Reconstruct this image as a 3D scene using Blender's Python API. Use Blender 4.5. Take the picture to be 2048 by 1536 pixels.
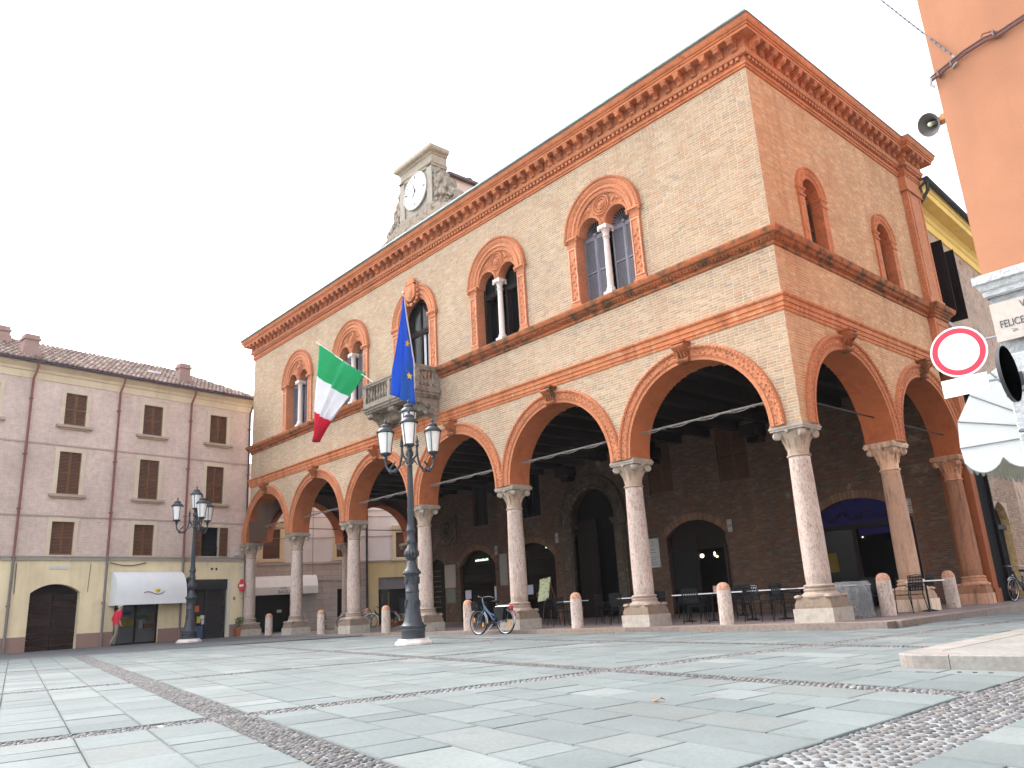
import bpy, bmesh, math, random
import numpy as np
from mathutils import Vector, Matrix
R = math.radians
sc = bpy.context.scene
for o in list(bpy.data.objects): bpy.data.objects.remove(o)

# ------------------------------------------------------------------ camera
cd = bpy.data.cameras.new('camera'); cam = bpy.data.objects.new('camera', cd); sc.collection.objects.link(cam)
CAM = Vector((8.5275, -16.6709, 0.7427)); YAW, PITCH, ROLL = -0.8289, 0.2734, -0.0577
fw = Vector((math.sin(YAW)*math.cos(PITCH), math.cos(YAW)*math.cos(PITCH), math.sin(PITCH)))
r0 = Vector((math.cos(YAW), -math.sin(YAW), 0)); u0 = r0.cross(fw)
rr = r0*math.cos(ROLL) + u0*math.sin(ROLL); uu = -r0*math.sin(ROLL) + u0*math.cos(ROLL)
cam.matrix_world = Matrix(((rr.x, uu.x, -fw.x, CAM.x), (rr.y, uu.y, -fw.y, CAM.y), (rr.z, uu.z, -fw.z, CAM.z), (0, 0, 0, 1)))
cd.sensor_width = 36; cd.lens = 1571.18/2048*36; cd.clip_start = 0.05; cd.clip_end = 2000
sc.camera = cam

# ------------------------------------------------------------------ sky, sun, exposure
SUN_EL, SUN_AZ = R(46), R(258)       # azimuth measured clockwise from +Y
w = bpy.data.worlds.new('World'); sc.world = w; w.use_nodes = True
nt = w.node_tree; nt.nodes.clear()
sky = nt.nodes.new('ShaderNodeTexSky'); sky.sky_type = 'NISHITA'; sky.sun_disc = False
sky.sun_elevation = SUN_EL; sky.sun_rotation = SUN_AZ; sky.air_density = 1.3; sky.dust_density = 3.0; sky.ozone_density = 1.0
hs = nt.nodes.new('ShaderNodeHueSaturation'); hs.inputs['Saturation'].default_value = 0.33
bg = nt.nodes.new('ShaderNodeBackground'); bg.inputs['Strength'].default_value = 0.15
ow = nt.nodes.new('ShaderNodeOutputWorld')
nt.links.new(sky.outputs[0], hs.inputs['Color']); nt.links.new(hs.outputs[0], bg.inputs[0]); nt.links.new(bg.outputs[0], ow.inputs[0])
sl = bpy.data.lights.new('sun', 'SUN'); sl.energy = 0.5; sl.angle = R(40); sl.color = (1.0, 0.95, 0.87)
so = bpy.data.objects.new('sun', sl); sc.collection.objects.link(so)
sd = Vector((math.sin(SUN_AZ)*math.cos(SUN_EL), math.cos(SUN_AZ)*math.cos(SUN_EL), math.sin(SUN_EL)))
so.rotation_euler = sd.to_track_quat('Z', 'Y').to_euler(); so.location = (-30, -60, 50)
vs = sc.view_settings; vs.view_transform = 'Standard'; vs.look = 'None'; vs.gamma = 1; vs.use_curve_mapping = False
vs.exposure = 2.15
sc.cycles.max_bounces = 6

# ------------------------------------------------------------------ helpers
rng = random.Random(7)
COL = sc.collection
def link(o, parent=None):
    COL.objects.link(o)
    if parent is not None: o.parent = parent
    return o
def tag(o, label=None, cat=None, group=None, kind=None):
    if label: o['label'] = label
    if cat: o['category'] = cat
    if group: o['group'] = group
    if kind: o['kind'] = kind
    return o
def empty(name, loc=(0, 0, 0), rz=0, label=None, cat=None, group=None):
    o = bpy.data.objects.new(name, None); o.empty_display_size = .2
    o.location = loc; o.rotation_euler = (0, 0, rz); link(o)
    return tag(o, label, cat, group)
CHILD = {}
def kids(o): return [c for c in bpy.data.objects if c.parent is o]
def copy_tree(o, loc=None, rz=None, label=None, scale=None, parent=None):
    c = o.copy(); link(c)
    if parent is not None: c.parent = parent
    if loc is not None: c.location = loc
    if rz is not None: c.rotation_euler = (0, 0, rz)
    if scale is not None: c.scale = (scale,)*3
    if label: c['label'] = label
    for k in kids(o):
        k2 = k.copy(); link(k2); k2.parent = c
        for g in kids(k):
            g2 = g.copy(); link(g2); g2.parent = k2
    return c
ROT90 = Matrix.Rotation(R(90), 4, 'Z')
class MB:
    def __init__(s, M=None): s.v = []; s.f = []; s.c = []; s.s = []; s.M = M; s.col = (1, 1, 1); s.sm = False
    def add(s, vs, fs, col=None, sm=None):
        b = len(s.v); M = s.M
        if M is not None: vs = [M @ Vector(v) for v in vs]
        s.v.extend([tuple(v) for v in vs]); c = col or s.col; m = s.sm if sm is None else sm
        for f in fs: s.f.append([i+b for i in f]); s.c.append(c); s.s.append(m)
    def box(s, x0, y0, z0, x1, y1, z1, col=None, T=None):
        v = [(x0,y0,z0),(x1,y0,z0),(x1,y1,z0),(x0,y1,z0),(x0,y0,z1),(x1,y0,z1),(x1,y1,z1),(x0,y1,z1)]
        if T is not None: v = [T @ Vector(p) for p in v]
        s.add(v, [(3,2,1,0),(4,5,6,7),(0,1,5,4),(1,2,6,5),(2,3,7,6),(3,0,4,7)], col, False)
    def cbox(s, c, d, T=None, col=None):
        x, y, z = c; a, b, e = d[0]/2, d[1]/2, d[2]/2
        s.box(x-a, y-b, z-e, x+a, y+b, z+e, col, T)
    def quad(s, a, b, c, d, col=None): s.add([a, b, c, d], [(0, 1, 2, 3)], col, False)
    def tube(s, pts, r, n=8, closed=False, caps=True, col=None):
        P = [Vector(p) for p in pts]; N = len(P); rs = r if isinstance(r, (list, tuple)) else [r]*N
        vs = []; up = None
        for i, p in enumerate(P):
            a = P[i-1] if (i > 0 or closed) else p; b = P[(i+1) % N] if (i < N-1 or closed) else p
            t = (b-a); t = t.normalized() if t.length > 1e-9 else Vector((0, 0, 1))
            if up is None: up = Vector((0, 0, 1)) if abs(t.z) < .9 else Vector((1, 0, 0))
            x = t.cross(up)
            if x.length < 1e-6: x = t.orthogonal()
            x.normalize(); y = x.cross(t).normalized(); up = y
            for k in range(n):
                q = 2*math.pi*k/n; vs.append(p + (x*math.cos(q)+y*math.sin(q))*rs[i])
        fs = []
        for i in range(N if closed else N-1):
            j = (i+1) % N
            for k in range(n): fs.append((i*n+k, i*n+(k+1) % n, j*n+(k+1) % n, j*n+k))
        if caps and not closed: fs += [tuple(range(n))[::-1], tuple((N-1)*n+k for k in range(n))]
        s.add(vs, fs, col, True)
    def lathe(s, prof, n=16, c=(0, 0, 0), T=None, col=None, sq=0, colf=None):
        vs = []
        for r, z in prof:
            for k in range(n):
                q = 2*math.pi*(k+sq)/n; vs.append(Vector((c[0]+r*math.cos(q), c[1]+r*math.sin(q), c[2]+z)))
        if T is not None: vs = [T @ v for v in vs]
        b = len(s.f); m = len(prof)
        fs = [(i*n+k, i*n+(k+1) % n, (i+1)*n+(k+1) % n, (i+1)*n+k) for i in range(m-1) for k in range(n)]
        fs += [tuple(range(n))[::-1], tuple((m-1)*n+k for k in range(n))]
        s.add(vs, fs, col, sq == 0)
        if colf:
            for i in range(m-1):
                for k in range(n): s.c[b+i*n+k] = colf((prof[i][1]+prof[i+1][1])/2)
            s.c[b+(m-1)*n] = colf(prof[0][1]); s.c[b+(m-1)*n+1] = colf(prof[-1][1])
    def sphere(s, c, r, n=8, m=5, T=None, col=None):
        r3 = r if isinstance(r, (list, tuple)) else (r, r, r)
        vs = [Vector((c[0], c[1], c[2]-r3[2]))]
        for i in range(1, m):
            a = math.pi*i/m
            for k in range(n):
                q = 2*math.pi*k/n
                vs.append(Vector((c[0]+r3[0]*math.sin(a)*math.cos(q), c[1]+r3[1]*math.sin(a)*math.sin(q), c[2]-r3[2]*math.cos(a))))
        vs.append(Vector((c[0], c[1], c[2]+r3[2])))
        if T is not None: vs = [T @ v for v in vs]
        fs = [(0, 1+(k+1) % n, 1+k) for k in range(n)]
        for i in range(m-2):
            for k in range(n): fs.append((1+i*n+k, 1+i*n+(k+1) % n, 1+(i+1)*n+(k+1) % n, 1+(i+1)*n+k))
        L = len(vs)-1; fs += [(L, 1+(m-2)*n+k, 1+(m-2)*n+(k+1) % n) for k in range(n)]
        s.add(vs, fs, col, True)
    def extrude(s, poly, d, T=None, col=None, sm=False):       # polygon in local xy, extruded along z by d
        n = len(poly); vs = [Vector((x, y, 0)) for x, y in poly]+[Vector((x, y, d)) for x, y in poly]
        if T is not None: vs = [T @ v for v in vs]
        s.add(vs, [tuple(range(n))[::-1], tuple(range(n, 2*n))]+[(i, (i+1) % n, n+(i+1) % n, n+i) for i in range(n)], col, sm)
    def ring(s, cx, cz, prof, a0=0, a1=180, n=28, leg=0, col=None, sm=True):
        # profile (r, y) swept round an arch in the xz plane; leg: straight run below the springing
        st = []
        if leg: st.append((a0, -leg))
        st += [(a0+(a1-a0)*i/n, 0) for i in range(n+1)]
        if leg: st.append((a1, -leg))
        m = len(prof); vs = []
        for a, dz in st:
            q = R(a)
            for r, y in prof: vs.append((cx+r*math.cos(q), y, cz+r*math.sin(q)+dz))
        s.add(vs, [(i*m+k, i*m+k+1, (i+1)*m+k+1, (i+1)*m+k) for i in range(len(st)-1) for k in range(m-1)], col, sm)
    def sweep(s, path, prof, col=None, closed=False):           # path in plan, profile (outward offset, z), outward = right of travel
        n = len(path); vs = []; m = len(prof)
        for i in range(n):
            p = Vector(path[i]); dn = []
            if i > 0: d = (p-Vector(path[i-1])).normalized(); dn.append(Vector((d.y, -d.x)))
            if i < n-1: d = (Vector(path[i+1])-p).normalized(); dn.append(Vector((d.y, -d.x)))
            nn = dn[0] if len(dn) == 1 else (dn[0]+dn[1])/(1+dn[0].dot(dn[1]))
            for o, z in prof: vs.append((p.x+nn.x*o, p.y+nn.y*o, z))
        s.add(vs, [(i*m+k, (i+1)*m+k, (i+1)*m+k+1, i*m+k+1) for i in range(n-1) for k in range(m-1)], col, False)
    def mesh(s, name, mat):
        me = bpy.data.meshes.new(name); me.from_pydata(s.v, [], s.f)
        me.polygons.foreach_set('use_smooth', s.s)
        a = me.color_attributes.new('Col', 'FLOAT_COLOR', 'CORNER')
        ln = np.empty(len(me.polygons), dtype=np.int32); me.polygons.foreach_get('loop_total', ln)
        c = np.ones((len(s.f), 4), dtype=np.float32); c[:, :3] = np.array(s.c, dtype=np.float32).reshape(-1, 3)
        a.data.foreach_set('color', np.repeat(c, ln, axis=0).ravel())
        if any(s.s): me.set_sharp_from_angle(angle=R(38))
        if mat: me.materials.append(mat)
        return me
    def build(s, name, mat, parent=None, label=None, cat=None, group=None, kind=None):
        o = bpy.data.objects.new(name, s.mesh(name, mat)); link(o, parent)
        return tag(o, label, cat, group, kind)

def mat(name, base=(.5,.5,.5), rough=.85, spec=.3, attr=True, n1=None, n2=None, n3=None, bump=None, metal=0, streak=None, emit=None, trans=0, alpha=None, sub=None, coord='world', brick=None, speck=None):
    """n1/n2: (scale, amount, [stretch xyz]) brightness noise; n3: (scale, colour, lo, hi, stretch) patches of another colour; bump: list of (scale, strength, stretch)"""
    m = bpy.data.materials.new(name); m.use_nodes = True; t = m.node_tree; N = t.nodes; L = t.links
    b = N['Principled BSDF']; b.inputs['Roughness'].default_value = rough; b.inputs['Specular IOR Level'].default_value = spec
    b.inputs['Metallic'].default_value = metal
    geo = N.new('ShaderNodeNewGeometry'); tc = N.new('ShaderNodeTexCoord')
    pos = geo.outputs['Position'] if coord == 'world' else tc.outputs['Object']
    def mapped(st):
        if not st: return pos
        mp = N.new('ShaderNodeMapping'); mp.inputs['Scale'].default_value = st; L.new(pos, mp.inputs[0]); return mp.outputs[0]
    def noise(scale, st=None, det=5, rough_=.6):
        q = N.new('ShaderNodeTexNoise'); q.inputs['Scale'].default_value = scale; q.inputs['Detail'].default_value = det; q.inputs['Roughness'].default_value = rough_
        L.new(mapped(st), q.inputs['Vector']); return q.outputs['Fac']
    def mixc(kind, fac, a, c):
        x = N.new('ShaderNodeMix'); x.data_type = 'RGBA'; x.blend_type = kind
        for inp, v in ((x.inputs['Factor'], fac), (x.inputs['A'], a), (x.inputs['B'], c)):
            if hasattr(v, 'node'): L.new(v, inp)
            else: inp.default_value = v if isinstance(v, (int, float)) else (*v, 1)
        return x.outputs['Result']
    def rampf(src, lo, hi, a=0, c=1):
        q = N.new('ShaderNodeMapRange'); q.inputs[1].default_value = lo; q.inputs[2].default_value = hi; q.inputs[3].default_value = a; q.inputs[4].default_value = c
        L.new(src, q.inputs[0]); return q.outputs[0]
    col = base
    if brick:
        bt = N.new('ShaderNodeTexBrick'); bt.inputs['Color1'].default_value = (*brick['c1'], 1); bt.inputs['Color2'].default_value = (*brick['c2'], 1); bt.inputs['Mortar'].default_value = (*brick['m'], 1)
        bt.inputs['Scale'].default_value = 1; bt.inputs['Brick Width'].default_value = brick['w']; bt.inputs['Row Height'].default_value = brick['h']; bt.inputs['Mortar Size'].default_value = brick['ms']; bt.inputs['Bias'].default_value = 0
        sp = N.new('ShaderNodeSeparateXYZ'); L.new(tc.outputs['Object'], sp.inputs[0]); cb = N.new('ShaderNodeCombineXYZ')
        L.new(sp.outputs[0], cb.inputs[0]); L.new(sp.outputs[2], cb.inputs[1]); L.new(cb.outputs[0], bt.inputs['Vector']); col = bt.outputs['Color']
    if attr:
        at = N.new('ShaderNodeAttribute'); at.attribute_name = 'Col'; col = mixc('MULTIPLY', 1.0, at.outputs['Color'], col)
    for q in (n1, n2):
        if q:
            f = rampf(noise(q[0], q[2] if len(q) > 2 else None), .25, .75, 1-q[1], 1+q[1])
            col = mixc('MULTIPLY', 1.0, col, f)
    if n3:
        for q in (n3 if isinstance(n3, list) else [n3]):
            f = rampf(noise(q[0], q[4] if len(q) > 4 else None, 6, .65), q[2], q[3]); col = mixc('MIX', f, col, q[1])
    if speck:
        vo = N.new('ShaderNodeTexVoronoi'); vo.inputs['Scale'].default_value = speck[0]; L.new(mapped(speck[3] if len(speck) > 3 else None), vo.inputs['Vector'])
        f = rampf(vo.outputs['Distance'], speck[2]*.4, speck[2], 1, 0); col = mixc('MIX', f, col, speck[1])
    if streak:
        f = rampf(noise(streak[0], (1, 1, streak[3] if len(streak) > 3 else .06), 4, .6), .5, .72, 0, streak[1]); col = mixc('MIX', f, col, streak[2])
    if hasattr(col, 'node'): L.new(col, b.inputs['Base Color'])
    else: b.inputs['Base Color'].default_value = (*col, 1)
    if bump:
        last = None
        for q in bump:
            bp = N.new('ShaderNodeBump'); bp.inputs['Strength'].default_value = q[1]; bp.inputs['Distance'].default_value = q[3] if len(q) > 3 else .02
            L.new(noise(q[0], q[2] if len(q) > 2 else None, 6), bp.inputs['Height'])
            if last: L.new(last, bp.inputs['Normal'])
            last = bp.outputs[0]
        L.new(last, b.inputs['Normal'])
    if emit: b.inputs['Emission Color'].default_value = (*emit[0], 1); b.inputs['Emission Strength'].default_value = emit[1]
    if trans: b.inputs['Transmission Weight'].default_value = trans
    if alpha is not None: b.inputs['Alpha'].default_value = alpha
    return m
MT = {}
MT['terra'] = mat('terracotta', (.49,.17,.075), .85, .2, n1=(9,.22), n2=(1.3,.16), n3=[(5,(.22,.065,.03),.58,.78),(1.9,(.54,.28,.16),.58,.82),(3.3,(.16,.08,.055),.66,.82)], bump=[(60,.35),(14,.25)])
MT['terralight'] = mat('terracotta_relief', (.54,.21,.105), .85, .2, n1=(16,.25), n2=(1.3,.16), n3=[(22,(.30,.085,.035),.55,.7),(2.4,(.60,.30,.16),.60,.8),(4.5,(.20,.085,.05),.64,.8)], bump=[(30,.9,None,.03),(90,.3)])
MT['terraweather'] = mat('weathered_terracotta', (.40,.13,.055), .9, .2, n1=(9,.25), n3=[(3.2,(.07,.055,.035),.46,.66),(12,(.17,.11,.05),.55,.75)], bump=[(40,.5)])
MT['band'] = mat('stained_terracotta_band', (.55,.20,.09), .88, .2, n1=(7,.2), n3=[(4,(.62,.36,.22),.56,.74,(1,1,.5))], streak=(3.5,.55,(.22,.06,.03)), bump=[(50,.3)])
MT['soffit'] = mat('painted_orange_plaster', (.44,.135,.055), .9, .2, n1=(3,.12), n2=(14,.08), n3=(1.6,(.28,.08,.035),.56,.8), bump=[(30,.15)])
MT['brick'] = mat('brick_faces', (1,1,1), .92, .15, n1=(28,.16), n2=(.55,.13), n3=[(.55,(.50,.42,.33),.62,.82),(2.2,(.47,.39,.31),.66,.80),(1.1,(.36,.20,.12),.64,.9,(1,1,.35)),(14,(.13,.10,.08),.70,.80)], streak=(1.6,.22,(.40,.19,.10),.12), bump=[(120,.35,None,.006)])
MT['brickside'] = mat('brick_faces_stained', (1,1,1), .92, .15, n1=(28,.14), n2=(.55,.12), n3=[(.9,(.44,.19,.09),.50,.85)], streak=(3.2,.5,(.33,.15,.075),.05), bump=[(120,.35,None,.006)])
MT['mortar'] = mat('lime_mortar', (1,1,1), .95, .1, n1=(12,.12), n2=(.6,.1), streak=(1.6,.2,(.45,.25,.15),.12), bump=[(60,.4,None,.01)])
MT['marble'] = mat('verona_marble', (1,1,1), .7, .3, n1=(30,.16,(1,1,.3)), n2=(2.2,.16,(1,1,.4)), n3=[(15,(.33,.20,.15),.53,.70,(1,1,.35)),(42,(.22,.12,.09),.53,.68,(1,1,.35)),(3.0,(.30,.17,.115),.56,.80,(1,1,.22)),(1.3,(.30,.12,.07),.66,.80)], bump=[(60,.3,(1,1,.5)),(12,.2)])
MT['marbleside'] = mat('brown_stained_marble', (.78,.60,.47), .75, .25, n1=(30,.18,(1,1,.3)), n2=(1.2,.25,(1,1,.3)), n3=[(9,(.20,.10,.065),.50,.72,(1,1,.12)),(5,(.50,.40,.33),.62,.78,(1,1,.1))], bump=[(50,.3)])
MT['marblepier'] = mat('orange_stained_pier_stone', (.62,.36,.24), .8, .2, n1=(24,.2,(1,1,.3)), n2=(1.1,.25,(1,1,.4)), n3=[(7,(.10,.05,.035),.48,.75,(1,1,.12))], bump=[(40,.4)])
MT['pink'] = mat('pink_marble_top', (1,1,1), .65, .3, n1=(30,.25), n3=[(24,(.26,.11,.08),.50,.64,(1,1,.3))], bump=[(50,.3)])
MT['stone'] = mat('weathered_limestone', (.47,.425,.38), .85, .2, n1=(10,.25), n3=[(5,(.20,.17,.145),.55,.74),(1.6,(.36,.22,.15),.58,.8)], bump=[(30,.5)])
MT['whitestone'] = mat('white_stone', (.72,.63,.58), .75, .3, n1=(12,.12), n3=(7,(.42,.30,.25),.62,.8), bump=[(40,.2)])
MT['oldstone'] = mat('dark_weathered_stone', (.30,.25,.20), .92, .15, n1=(8,.3), n3=[(5,(.075,.062,.05),.5,.7)], bump=[(28,.7,None,.03)])
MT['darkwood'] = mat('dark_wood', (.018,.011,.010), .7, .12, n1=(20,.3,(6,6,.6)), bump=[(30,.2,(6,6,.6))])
MT['shutgrey'] = mat('grey_shutter_paint', (.19,.18,.21), .6, .3, n1=(14,.15), n2=(2,.12))
MT['shutbrown'] = mat('brown_shutter_paint', (.115,.052,.030), .6, .3, n1=(14,.2), n2=(2,.2))
MT['shutorange'] = mat('varnished_shutter_stile', (.16,.07,.03), .55, .3, n1=(14,.2))
MT['glass'] = mat('dark_window_glass', (.008,.009,.011), .14, .10, attr=False)
MT['shopglass'] = mat('clear_shop_glass', (.03,.03,.035), .05, .4, attr=False, alpha=.30)
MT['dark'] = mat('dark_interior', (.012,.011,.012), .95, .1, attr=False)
MT['iron'] = mat('painted_cast_iron', (.036,.042,.052), .48, .5, n1=(20,.25), n2=(3,.15), bump=[(70,.15)])
MT['lampglass'] = mat('frosted_lamp_glass', (.82,.81,.78), .35, .5, attr=False, n1=(6,.06), bump=[(30,.05)])
MT['steel'] = mat('chrome_steel', (.36,.36,.37), .3, .5, attr=True, metal=.9)
MT['rubber'] = mat('black_rubber', (.010,.010,.012), .75, .2)
MT['paint'] = mat('coloured_paint', (1,1,1), .45, .4, n1=(30,.06))
MT['chair'] = mat('black_chair_metal', (1,1,1), .6, .2, n1=(30,.1))
MT['matt'] = mat('matt_colour', (1,1,1), .85, .2, n1=(18,.12), n2=(2.5,.08))
MT['cloth'] = mat('woven_cloth', (1,1,1), .9, .15, n1=(160,.05), n2=(4,.05), bump=[(220,.15)])
MT['rod'] = mat('weathered_iron_rod', (.20,.17,.155), .7, .3, n1=(14,.3))
MT['plaster'] = mat('painted_plaster', (1,1,1), .92, .15, n1=(26,.05), n2=(.9,.09), n3=(.7,(.5,.36,.26),.68,.95), bump=[(50,.2,None,.01),(4,.15)])
MT['mauve'] = mat('mauve_brick_facade', (1,1,1), .93, .1, attr=False, brick=dict(c1=(.63,.475,.41),c2=(.56,.42,.365),m=(.63,.53,.47),w=.27,h=.075,ms=.011), n1=(5,.14), n2=(.5,.14), n3=[(.45,(.42,.315,.29),.55,.8),(.8,(.62,.39,.29),.66,.9),(2.6,(.36,.27,.24),.66,.8)], bump=[(30,.4)])
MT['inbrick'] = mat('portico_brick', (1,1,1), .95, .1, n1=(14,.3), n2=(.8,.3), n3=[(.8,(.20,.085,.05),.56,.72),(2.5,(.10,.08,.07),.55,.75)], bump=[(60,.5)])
MT['travertine'] = mat('travertine_blocks', (1,1,1), .9, .15, attr=False, brick=dict(c1=(.52,.45,.41),c2=(.44,.38,.35),m=(.33,.28,.25),w=.9,h=.33,ms=.012), n1=(14,.12), n2=(.8,.12), bump=[(30,.3)])
MT['slab'] = mat('quartzite_slab', (1,1,1), .82, .2, n1=(30,.13), n2=(1.1,.12), n3=[(70,(.10,.11,.11),.60,.76),(3.2,(.125,.135,.135),.58,.80),(.7,(.135,.14,.13),.60,.85),(9,(.26,.275,.27),.66,.80)], bump=[(35,.30,None,.008),(5,.2,None,.01)])
MT['joint'] = mat('sandy_joints', (.17,.18,.175), .95, .1, attr=False, n1=(30,.3), n2=(2,.2), bump=[(80,.5)])
MT['cobble'] = mat('river_cobble', (1,1,1), .7, .3, n1=(40,.2), bump=[(60,.2)])
MT['palemortar'] = mat('pale_cobble_mortar', (.27,.285,.285), .95, .1, attr=False, n1=(40,.2), n2=(3,.2), bump=[(90,.6)])
MT['road'] = mat('porphyry_road', (.13,.135,.14), .9, .2, attr=False, n1=(7,.25), n2=(.4,.15), n3=(16,(.075,.075,.078),.5,.7), bump=[(16,.5)])
MT['pavement'] = mat('pink_marble_floor', (.20,.155,.145), .6, .3, attr=False, n1=(5,.2), n2=(.6,.2), n3=(9,(.12,.09,.08),.55,.75), bump=[(20,.15)])
MT['kerb'] = mat('pale_kerb_stone', (.26,.24,.22), .85, .15, n1=(14,.2), n2=(1.5,.18), n3=[(6,(.36,.17,.07),.64,.78),(2.3,(.42,.36,.32),.6,.8)], bump=[(40,.3)])
MT['copper'] = mat('pale_copper_gutter', (.40,.52,.48), .6, .4, attr=False, n1=(6,.15))
MT['tile'] = mat('roof_tile_clay', (1,1,1), .92, .1, n1=(12,.3), n3=(3,(.33,.26,.22),.5,.75), bump=[(40,.4)])
MT['ochre'] = mat('ochre_plaster', (1,1,1), .92, .15, n1=(30,.05), n2=(1.1,.10), n3=[(.9,(.42,.32,.20),.60,.9),(6,(.60,.50,.34),.66,.8)], streak=(2.2,.25,(.35,.27,.18),.1), bump=[(40,.2)])
MT['orange'] = mat('orange_stucco', (.44,.20,.115), .9, .15, attr=False, n1=(60,.08), n2=(.8,.13), streak=(1.8,.45,(.33,.16,.10),.08), n3=(.9,(.40,.20,.12),.58,.85), bump=[(130,.25,None,.01),(5,.1)])
MT['rough'] = mat('rusticated_stone', (.48,.49,.50), .92, .15, n1=(12,.16), n2=(2,.1), bump=[(12,1.0,None,.06),(45,.6,None,.02)])
MT['awning'] = mat('white_awning_cloth', (.76,.77,.77), .85, .2, n1=(3,.05), n2=(90,.03), bump=[(5,.12),(200,.05)])
MT['plastic'] = mat('clear_plastic_cover', (.22,.225,.235), .3, .4, attr=False, alpha=.55, n1=(9,.3), bump=[(9,.9,None,.05)])
MT['leaf'] = mat('plant_leaves', (1,1,1), .7, .3, n1=(10,.3))
MT['skin'] = mat('person_surface', (1,1,1), .8, .2, n1=(30,.1))
MT['purple'] = mat('violet_lit_glass', (.008,.006,.03), .6, .1, attr=False, n1=(8,.5), emit=((.10,.06,.75), .005))
MT['bulb'] = mat('lit_bulb', (1,1,1), .5, .2, attr=False, emit=((1,.82,.5), .7))
MT['coolbulb'] = mat('cool_lit_pane', (.8,1,.8), .5, .2, attr=False, emit=((.7,1,.75), .45))

def gz(x, y=0): return -0.115 - 0.0035*max(-60, min(40, x))
def jit(c, a, r=rng):
    k = 1+r.uniform(-a, a); return (c[0]*k, c[1]*k*(1+r.uniform(-.02, .02)), c[2]*k*(1+r.uniform(-.04, .04)))
def cut(a, b, holes):
    segs = [(a, b)]
    for h0, h1 in holes:
        out = []
        for p, q in segs:
            if h1 <= p or h0 >= q: out.append((p, q)); continue
            if h0 > p: out.append((p, h0))
            if h1 < q: out.append((h1, q))
        segs = out
    return [s for s in segs if s[1]-s[0] > .035]
BRICKS = []
def brick_area(mbm, z0, z1, xa, xb, holes, M, pal, y=0.0, bw=.25, h=.0728, joint=.016, store=BRICKS, r=rng, proud=.006, mort=(.62,.535,.42)):
    """running-bond courses; mortar backing goes to mbm, bricks are recorded for building later"""
    n = int(round((z1-z0)/h)); hh = (z1-z0)/n
    for i in range(n):
        za = z0+i*hh; zb = za+hh; zm = (za+zb)/2
        for p, q in cut(xa, xb, holes(zm)):
            mbm.quad((p, y, za), (q, y, za), (q, y, zb), (p, y, zb), mort)
            x = math.floor(p/bw)*bw + (bw/2 if i % 2 else 0) - bw + r.uniform(-.015, .015)
            while x < q:
                l = bw*(.5 if r.random() < .22 else 1); a = max(x, p)+joint/2; b = min(x+l, q)-joint/2
                if b-a > .035:
                    c = jit(r.choices(pal[0], pal[1])[0], .065, r)
                    store.append((M, a, b, za+joint/2, zb-joint/2, y-proud-r.uniform(0, .004), y+.004, c))
                x += l
def add_brick(mb, br):
    M, a, b, za, zb, y0, y1, c = br; mb.M = M; e = .004
    v = [(a+e,y0,za+e),(b-e,y0,za+e),(b-e,y0,zb-e),(a+e,y0,zb-e),(a,y1,za),(b,y1,za),(b,y1,zb),(a,y1,zb)]
    mb.add(v, [(0,1,2,3),(4,5,1,0),(5,6,2,1),(6,7,3,2),(7,4,0,3)], c, False)
def wall_open(mb, x0, x1, z0, z1, ops, y=0.0, depth=.25, col=None, rev=None):
    """flat wall with openings (xa, xb, za, zs, rise): rectangle za..zs plus a segmental or round top of the given rise"""
    xs = sorted({x0, x1, *[v for o in ops for v in o[:2]]}); zs = sorted({z0, z1, *[o[2] for o in ops], *[o[3]+o[4] for o in ops]})
    xs = [v for v in xs if x0 <= v <= x1]; zs = [v for v in zs if z0 <= v <= z1]
    for i in range(len(xs)-1):
        for j in range(len(zs)-1):
            cx, cz = (xs[i]+xs[i+1])/2, (zs[j]+zs[j+1])/2
            if any(o[0] < cx < o[1] and o[2] < cz < o[3]+o[4] for o in ops): continue
            mb.quad((xs[i], y, zs[j]), (xs[i+1], y, zs[j]), (xs[i+1], y, zs[j+1]), (xs[i], y, zs[j+1]), col)
    for xa, xb, za, zsp, rise in ops:
        pts = arc_top(xa, xb, zsp, rise)
        top = zsp+rise; rc = rev or col
        if rise > 0:
            for (px, pz), (qx, qz) in zip(pts[:-1], pts[1:]):
                mb.quad((px, y, pz), (qx, y, qz), (qx, y, top), (px, y, top), col)
        path = [(xa, za)]+pts+[(xb, za)]
        for (px, pz), (qx, qz) in zip(path[:-1], path[1:]):
            mb.quad((px, y, pz), (px, y+depth, pz), (qx, y+depth, qz), (qx, y, qz), rc)
        mb.quad((xa, y, za), (xb, y, za), (xb, y+depth, za), (xa, y+depth, za), rc)
def arc_top(xa, xb, zs, rise, n=14):
    if rise <= 0: return [(xa, zs), (xb, zs)]
    hw = (xb-xa)/2; r = (hw*hw+rise*rise)/(2*rise); cz = zs+rise-r; cx = (xa+xb)/2; a = math.asin(min(1, hw/r))
    if rise > hw: a = math.pi/2; r = hw; cz = zs
    return [(cx-r*math.sin(a-2*a*i/n), cz+r*math.cos(a-2*a*i/n)*(1 if rise <= hw else rise/hw)) for i in range(n+1)]
def arch_panel(mb, xa, xb, za, zs, rise, y, col=None):
    pts = arc_top(xa, xb, zs, rise); vs = [(xa, y, za)]+[(px, y, pz) for px, pz in pts]+[(xb, y, za)]
    mb.add(vs, [tuple(range(len(vs)))[::-1]], col, False)
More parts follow.
